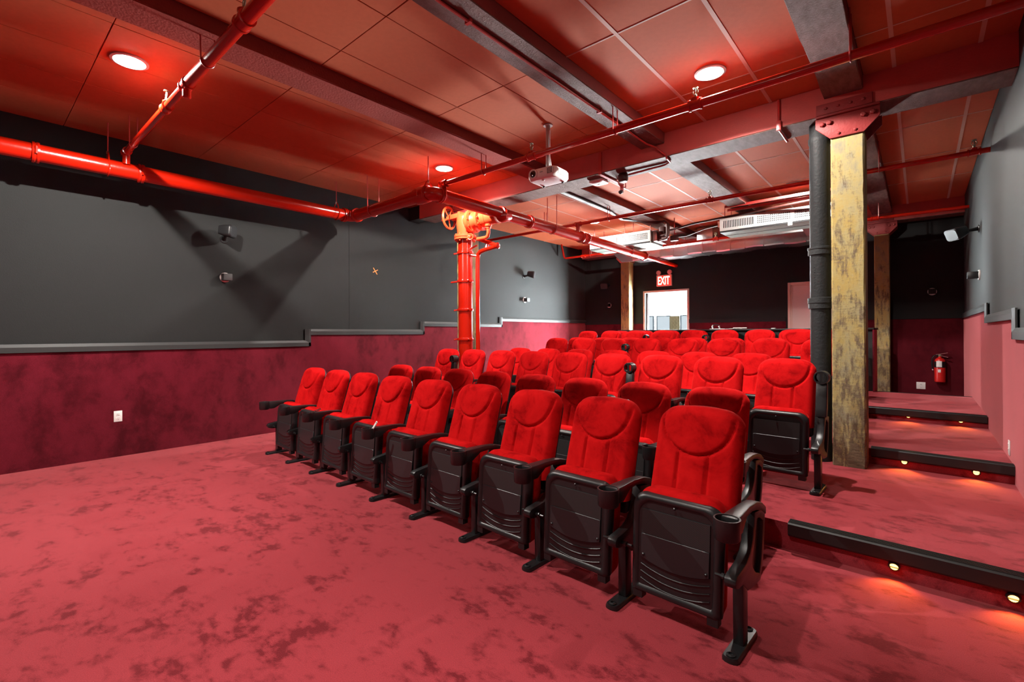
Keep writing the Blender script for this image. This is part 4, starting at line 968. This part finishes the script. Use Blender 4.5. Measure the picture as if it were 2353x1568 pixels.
# ------------------------------------------------------------------ conduit, junction box, access point, bracket on the girder
cd = thing('conduit', 'thin red conduit running under the joist and round the girder to a round box', 'conduit')
MB().tube([(-2.20, -4.0, 3.425), (-2.26, 2.0, 3.425), (-2.26, 4.9, 3.425), (-2.20, 5.02, 3.40), (-2.10, 5.035, 3.30), (-2.10, 5.06, 3.272), (-2.12, 5.20, 3.272), (-2.2, 5.25, 3.272), (-2.66, 5.26, 3.265)], 0.011, 8).build('tube', 'rod', cd, smooth=True)
MB().lathe([(0.05, 0.0), (0.06, 0.02), (0.06, 0.08), (0.045, 0.10), (0.02, 0.105)], (-2.72, 5.24, 3.285), (0, 0, -1), 20).build('round_box', 'pipe_insul', cd, smooth=True)
for (y, x) in ((0.5, -2.24), (2.2, -2.262), (3.9, -2.262)):
    MB().box(x-0.025, x+0.025, y-0.012, y+0.012, 3.412, 3.44).build('saddle_clip', 'rod', cd)
ap = thing('access_point', 'white rounded wireless access point fixed under the girder right of the projector', 'access point', (-3.08, 5.28, 3.285))
MB().loops([[(x, y, z) for x, y in superrect(0.10-i, -0.10+i, 0.10-i, 0.04, 0.04)] for i, z in ((0.01, 0.0), (0.0, -0.012), (0.004, -0.03), (0.03, -0.042))]).build('housing', 'white_plastic', ap, smooth=True)
MB().box(-0.016, 0.016, -0.008, 0.008, -0.0435, -0.041).build('badge', 'chrome', ap)
sb = thing('strut_bracket', 'dark red steel strut bracket with camera behind the access point', 'bracket', (-2.92, 5.40, 3.285))
MB().box(-0.02, 0.02, -0.36, 0.20, -0.02, 0.0).box(-0.02, 0.02, -0.37, -0.345, -0.02, 0.25).box(-0.02, 0.02, 0.18, 0.20, -0.12, 0.0).build('strut', 'rod', sb)
MB().tube([(0.0, 0.1, -0.02), (0.03, 0.12, -0.07), (0.08, 0.14, -0.07), (0.12, 0.05, -0.03), (0.2, -0.1, -0.01)], 0.007, 8).build('cable', 'rod', sb, smooth=True)
MB().lathe([(0.02, 0), (0.024, 0.01), (0.024, 0.05), (0.01, 0.055)], (0.0, 0.19, -0.10), (0, -1, -0.4), 12).build('camera_eye', 'black_metal', sb, smooth=True)
hb_ = thing('pipe_bracket', 'red rod bracket bent under the girder left of the black pipe', 'bracket', (-1.0, 5.035, 3.295))
MB().cyl((0, 0, 0.0), (0, 0, 0.25), 0.012, 8).build('rod', 'rod', hb_, smooth=True)
MB().box(-0.02, 0.02, -0.015, 0.015, -0.04, 0.05).build('clamp', 'rod', hb_, bevel=0.003)
MB().cyl((0, 0.0, -0.025), (0.0, 0.38, -0.025), 0.012, 8).build('rod', 'rod', hb_, smooth=True)

# ------------------------------------------------------------------ wall fittings
def rbox(hx, hy, hz, r=0.02): return MB().box(-hx, hx, -hy, hy, -hz, hz)
def speaker(loc, wallx, aim, label):
    # loc: speaker centre; wallx: wall-side anchor point
    t = thing('wall_speaker', label, 'speaker', loc, 0, 'small black surround speakers')
    rot = Vector(aim).to_track_quat('Y', 'Z').to_euler()
    L = []
    for s, y in ((0.50, -0.085), (0.72, -0.075), (0.90, 0.0), (1.0, 0.055), (1.0, 0.07), (0.94, 0.078)):
        L.append([(x*s, y, z*s) for x, z in superrect(0.095, -0.075, 0.075, 0.035, 0.035, 5)])
    b_ = MB().loops(L).build('cabinet', 'black_plastic', t, smooth=True, ang=45); b_.rotation_euler = rot
    g_ = MB().loops([[(x, y, z) for x, z in superrect(0.086-i, -0.066+i, 0.066-i, 0.03, 0.03, 5)] for i, y in ((0.0, 0.076), (0.004, 0.084))]).build('grille', 'plate_plastic', b_, smooth=True)
    d = Vector(wallx)-Vector(loc)
    MB().tube([(0, 0, 0), tuple(d*0.6), tuple(d)], [0.022, 0.02, 0.026], 10).build('bracket_arm', 'black_metal', t, smooth=True)
    n = d.copy(); n = Vector((math.copysign(1, d.x), 0, 0)) if abs(d.x) > abs(d.y) else Vector((0, 1, 0))
    MB().lathe([(0.045, -0.012), (0.05, -0.006), (0.05, 0.0)], tuple(d), n, 18).build('wall_plate', 'black_metal', t, smooth=True)
    return t
speaker((-6.62, 2.19, 2.66), (XL, 2.21, 2.58), (0.66, 0.72, -0.10), 'black speaker on the left wall above the front wall lamp')
speaker((-6.62, 8.36, 2.68), (XL, 8.30, 2.64), (0.80, 0.45, -0.18), 'black speaker on the left wall above the rear wall lamp')
speaker((0.36, 8.10, 2.58), (XR, 8.18, 2.62), (-0.72, -0.55, -0.38), 'black speaker on the aisle wall above the dark wall lamp')
speaker((-6.10, 10.74, 2.56), (-6.08, YB, 2.58), (0.2, -0.9, -0.2), 'black speaker on the black back wall at its left end')
def sconce(loc, n, label, mat='plate_plastic'):
    t = thing('wall_lamp', label, 'wall lamp', loc, 0, 'square wall lamps on round white plates'); n = Vector(n)
    MB().lathe([(0.062, 0.0), (0.062, 0.014), (0.055, 0.017)], (0, 0, 0), n, 26).build('wall_plate', 'white_plastic', t, smooth=True, ang=40)
    u = Vector((0, 0, 1)).cross(n); c = n*0.062
    mb = MB(); h = 0.05
    if abs(n.x) > 0.5: mb.box(min(0.015*n.x, 0.115*n.x), max(0.015*n.x, 0.115*n.x), -h, h, -0.042, 0.042)
    else: mb.box(-h, h, -0.115, -0.015, -0.042, 0.042)
    mb.build('lamp_block', M[mat], t, bevel=0.003)
M['sconce_grey'] = plain('sconce_grey', (0.06, 0.06, 0.062), 0.6)
sconce((XL, 2.22, 2.09), (1, 0, 0), 'grey square wall lamp on the left wall, nearest the camera', 'sconce_grey')
sconce((XL, 8.33, 2.11), (1, 0, 0), 'grey square wall lamp on the left wall behind the standpipe', 'sconce_grey')
sconce((XR, 8.15, 2.045), (-1, 0, 0), 'dark square wall lamp on the aisle wall', 'black_plastic')
sconce((-6.07, YB, 2.07), (0, -1, 0), 'dark square wall lamp at the left end of the black back wall', 'dark_paint')
sconce((0.16, YB, 2.04), (0, -1, 0), 'dark square wall lamp on the back wall above the fire extinguisher', 'dark_paint')
def outlet(loc, n, label, hw_=0.037, hh=0.060):
    t = thing('power_outlet', label, 'outlet', loc); sx = 1 if n[0] > 0 else -1
    def bx(y0, y1, z0, z1, d0, d1):
        if abs(n[0]) > 0.5: return MB().box(min(sx*d0, sx*d1), max(sx*d0, sx*d1), y0, y1, z0, z1)
        return MB().box(y0, y1, -d1, -d0, z0, z1)
    pl = bx(-hw_, hw_, -hh, hh, 0, 0.006).build('cover_plate', 'white_plastic', t, bevel=0.002)
    for z in (-0.022, 0.022):
        r_ = bx(-0.017, 0.017, z-0.016, z+0.016, 0.006, 0.009).build('socket', 'white_plastic', t, bevel=0.001)
        for a, b_, c_, d_ in ((-0.008, -0.005, z-0.002, z+0.008), (0.005, 0.008, z-0.002, z+0.008), (-0.002, 0.002, z-0.011, z-0.007)):
            bx(a, b_, c_, d_, 0.009, 0.0095).build('slot', 'grille_dark', r_)
outlet((XL+0.012, 1.14, 0.45), (1, 0, 0), 'white power outlet on the red carpeted left wall')
outlet((0.005, YB-0.012, 0.415), (0, -1, 0), 'pale double outlet low on the back wall beside the extinguisher', 0.06, 0.06)
outlet((XR-0.012, 5.58, 0.40), (-1, 0, 0), 'white power outlet on the carpeted aisle wall')
xm = thing('tape_cross', 'small orange tape cross stuck on the grey left wall', 'tape mark', (XL, 4.45, 2.39))
for k, (p, q_) in enumerate((((-0.04, 0.05), (0.032, -0.052)), ((-0.048, -0.024), (0.045, 0.024)))):
    p = Vector(p); q_ = Vector(q_); d = (q_-p).normalized(); n_ = Vector((-d.y, d.x))*0.006
    q = [tuple(p-n_), tuple(q_-n_), tuple(q_+n_), tuple(p+n_)]
    MB().loops([[(0.0005, y, z) for y, z in q], [(0.002+0.001*k, y, z) for y, z in q]]).build('tape_strip', 'orange_tape', xm)
# exit sign
ex = thing('exit_sign', 'red lit EXIT sign with two round emergency heads above the doorway', 'exit sign', (-4.59, YB, 2.46))
MB().box(-0.185, 0.185, -0.05, 0.0, 0.0, 0.265).build('case', 'exit_case', ex, bevel=0.005)
MB().box(-0.165, 0.165, -0.054, -0.049, 0.018, 0.245).build('face', 'exit_red', ex)
fc = bpy.data.curves.new('letters', 'FONT'); fc.body = 'EXIT'; fc.size = 0.235; fc.extrude = 0.0015; fc.align_x = 'CENTER'; fc.offset = 0.004
fo = bpy.data.objects.new('tmp', fc); col.objects.link(fo)
bpy.context.view_layer.update()
lm = bpy.data.meshes.new_from_object(fo.evaluated_get(bpy.context.evaluated_depsgraph_get())); bpy.data.objects.remove(fo)
xs = [v.co.x for v in lm.vertices]; ys = [v.co.y for v in lm.vertices]
sx_, sy_ = 0.285/(max(xs)-min(xs)), 0.195/(max(ys)-min(ys)); cx_ = (max(xs)+min(xs))/2; cy_ = min(ys)
for v in lm.vertices: v.co = ((v.co.x-cx_)*sx_, -0.056-v.co.z, 0.034+(v.co.y-cy_)*sy_)
lm.materials.clear(); lm.materials.append(M['exit_white']); place('lettering', lm, ex)
for s in (-1, 1):
    hd = MB().lathe([(0.02, 0.03), (0.05, 0.02), (0.055, -0.015), (0.05, -0.03), (0.02, -0.036)], (s*0.135, -0.03, 0.325), (0, 1, 0), 22).build('emergency_head', 'exit_case', ex, smooth=True)
    MB().cyl((s*0.125, -0.025, 0.262), (s*0.13, -0.025, 0.285), 0.012, 8).build('neck', 'exit_case', ex)
# fire extinguisher
fe = thing('fire_extinguisher', 'red fire extinguisher with white label hanging on the dark back wall', 'fire extinguisher', (0.25, YB-0.10, 0.50))
MB().lathe([(0.066, 0.0), (0.073, 0.008), (0.073, 0.34), (0.066, 0.375), (0.045, 0.40), (0.022, 0.412), (0.022, 0.43)], (0, 0, 0), (0, 0, 1), 26).build('cylinder', 'ext_red', fe, smooth=True, ang=40)
MB().lathe([(0.074, 0.245), (0.0742, 0.246), (0.0742, 0.345), (0.074, 0.346)], (0, 0, 0), (0, 0, 1), 26, False, False).build('shoulder_band', 'black_metal', fe, smooth=True)
def curved(a0, a1, z0, z1, r, mat, name):
    p = [(r*math.cos(a0+(a1-a0)*i/8), r*math.sin(a0+(a1-a0)*i/8)) for i in range(9)]
    V = [(x, y, z0) for x, y in p]+[(x, y, z1) for x, y in p]
    MB().add(V, [(i, i+1, 10+i, 9+i) for i in range(8)]).build(name, mat, fe, smooth=True)
curved(-2.25, -1.25, 0.255, 0.355, 0.0750, 'paper', 'label_upper'); curved(-1.95, -1.45, 0.165, 0.215, 0.0740, 'paper', 'label_lower')
MB().box(-0.018, 0.018, -0.018, 0.018, 0.43, 0.46).build('valve_head', 'brass', fe, bevel=0.003)
MB().loops([[(x, -0.012, z) for x, z in ((-0.05, 0.455), (0.10, 0.490), (0.10, 0.498), (-0.05, 0.466))], [(x, 0.012, z) for x, z in ((-0.05, 0.455), (0.10, 0.490), (0.10, 0.498), (-0.05, 0.466))]]).build('lever', 'chrome', fe)
MB().loops([[(x, -0.012, z) for x, z in ((0.0, 0.445), (0.10, 0.415), (0.105, 0.422), (0.0, 0.455))], [(x, 0.012, z) for x, z in ((0.0, 0.445), (0.10, 0.415), (0.105, 0.422), (0.0, 0.455))]]).build('handle', 'chrome', fe)
MB().tube([(-0.02, 0, 0.45), (-0.07, -0.01, 0.445), (-0.098, -0.015, 0.40), (-0.10, -0.015, 0.30), (-0.092, -0.012, 0.215)], 0.011, 10).build('hose', 'black_metal', fe, smooth=True)
MB().cyl((-0.092, -0.012, 0.215), (-0.09, -0.012, 0.195), 0.013, 10).build('nozzle', 'chrome', fe, smooth=True)
MB().box(-0.03, 0.03, 0.07, 0.10, 0.05, 0.44).build('wall_hook', 'black_metal', fe)
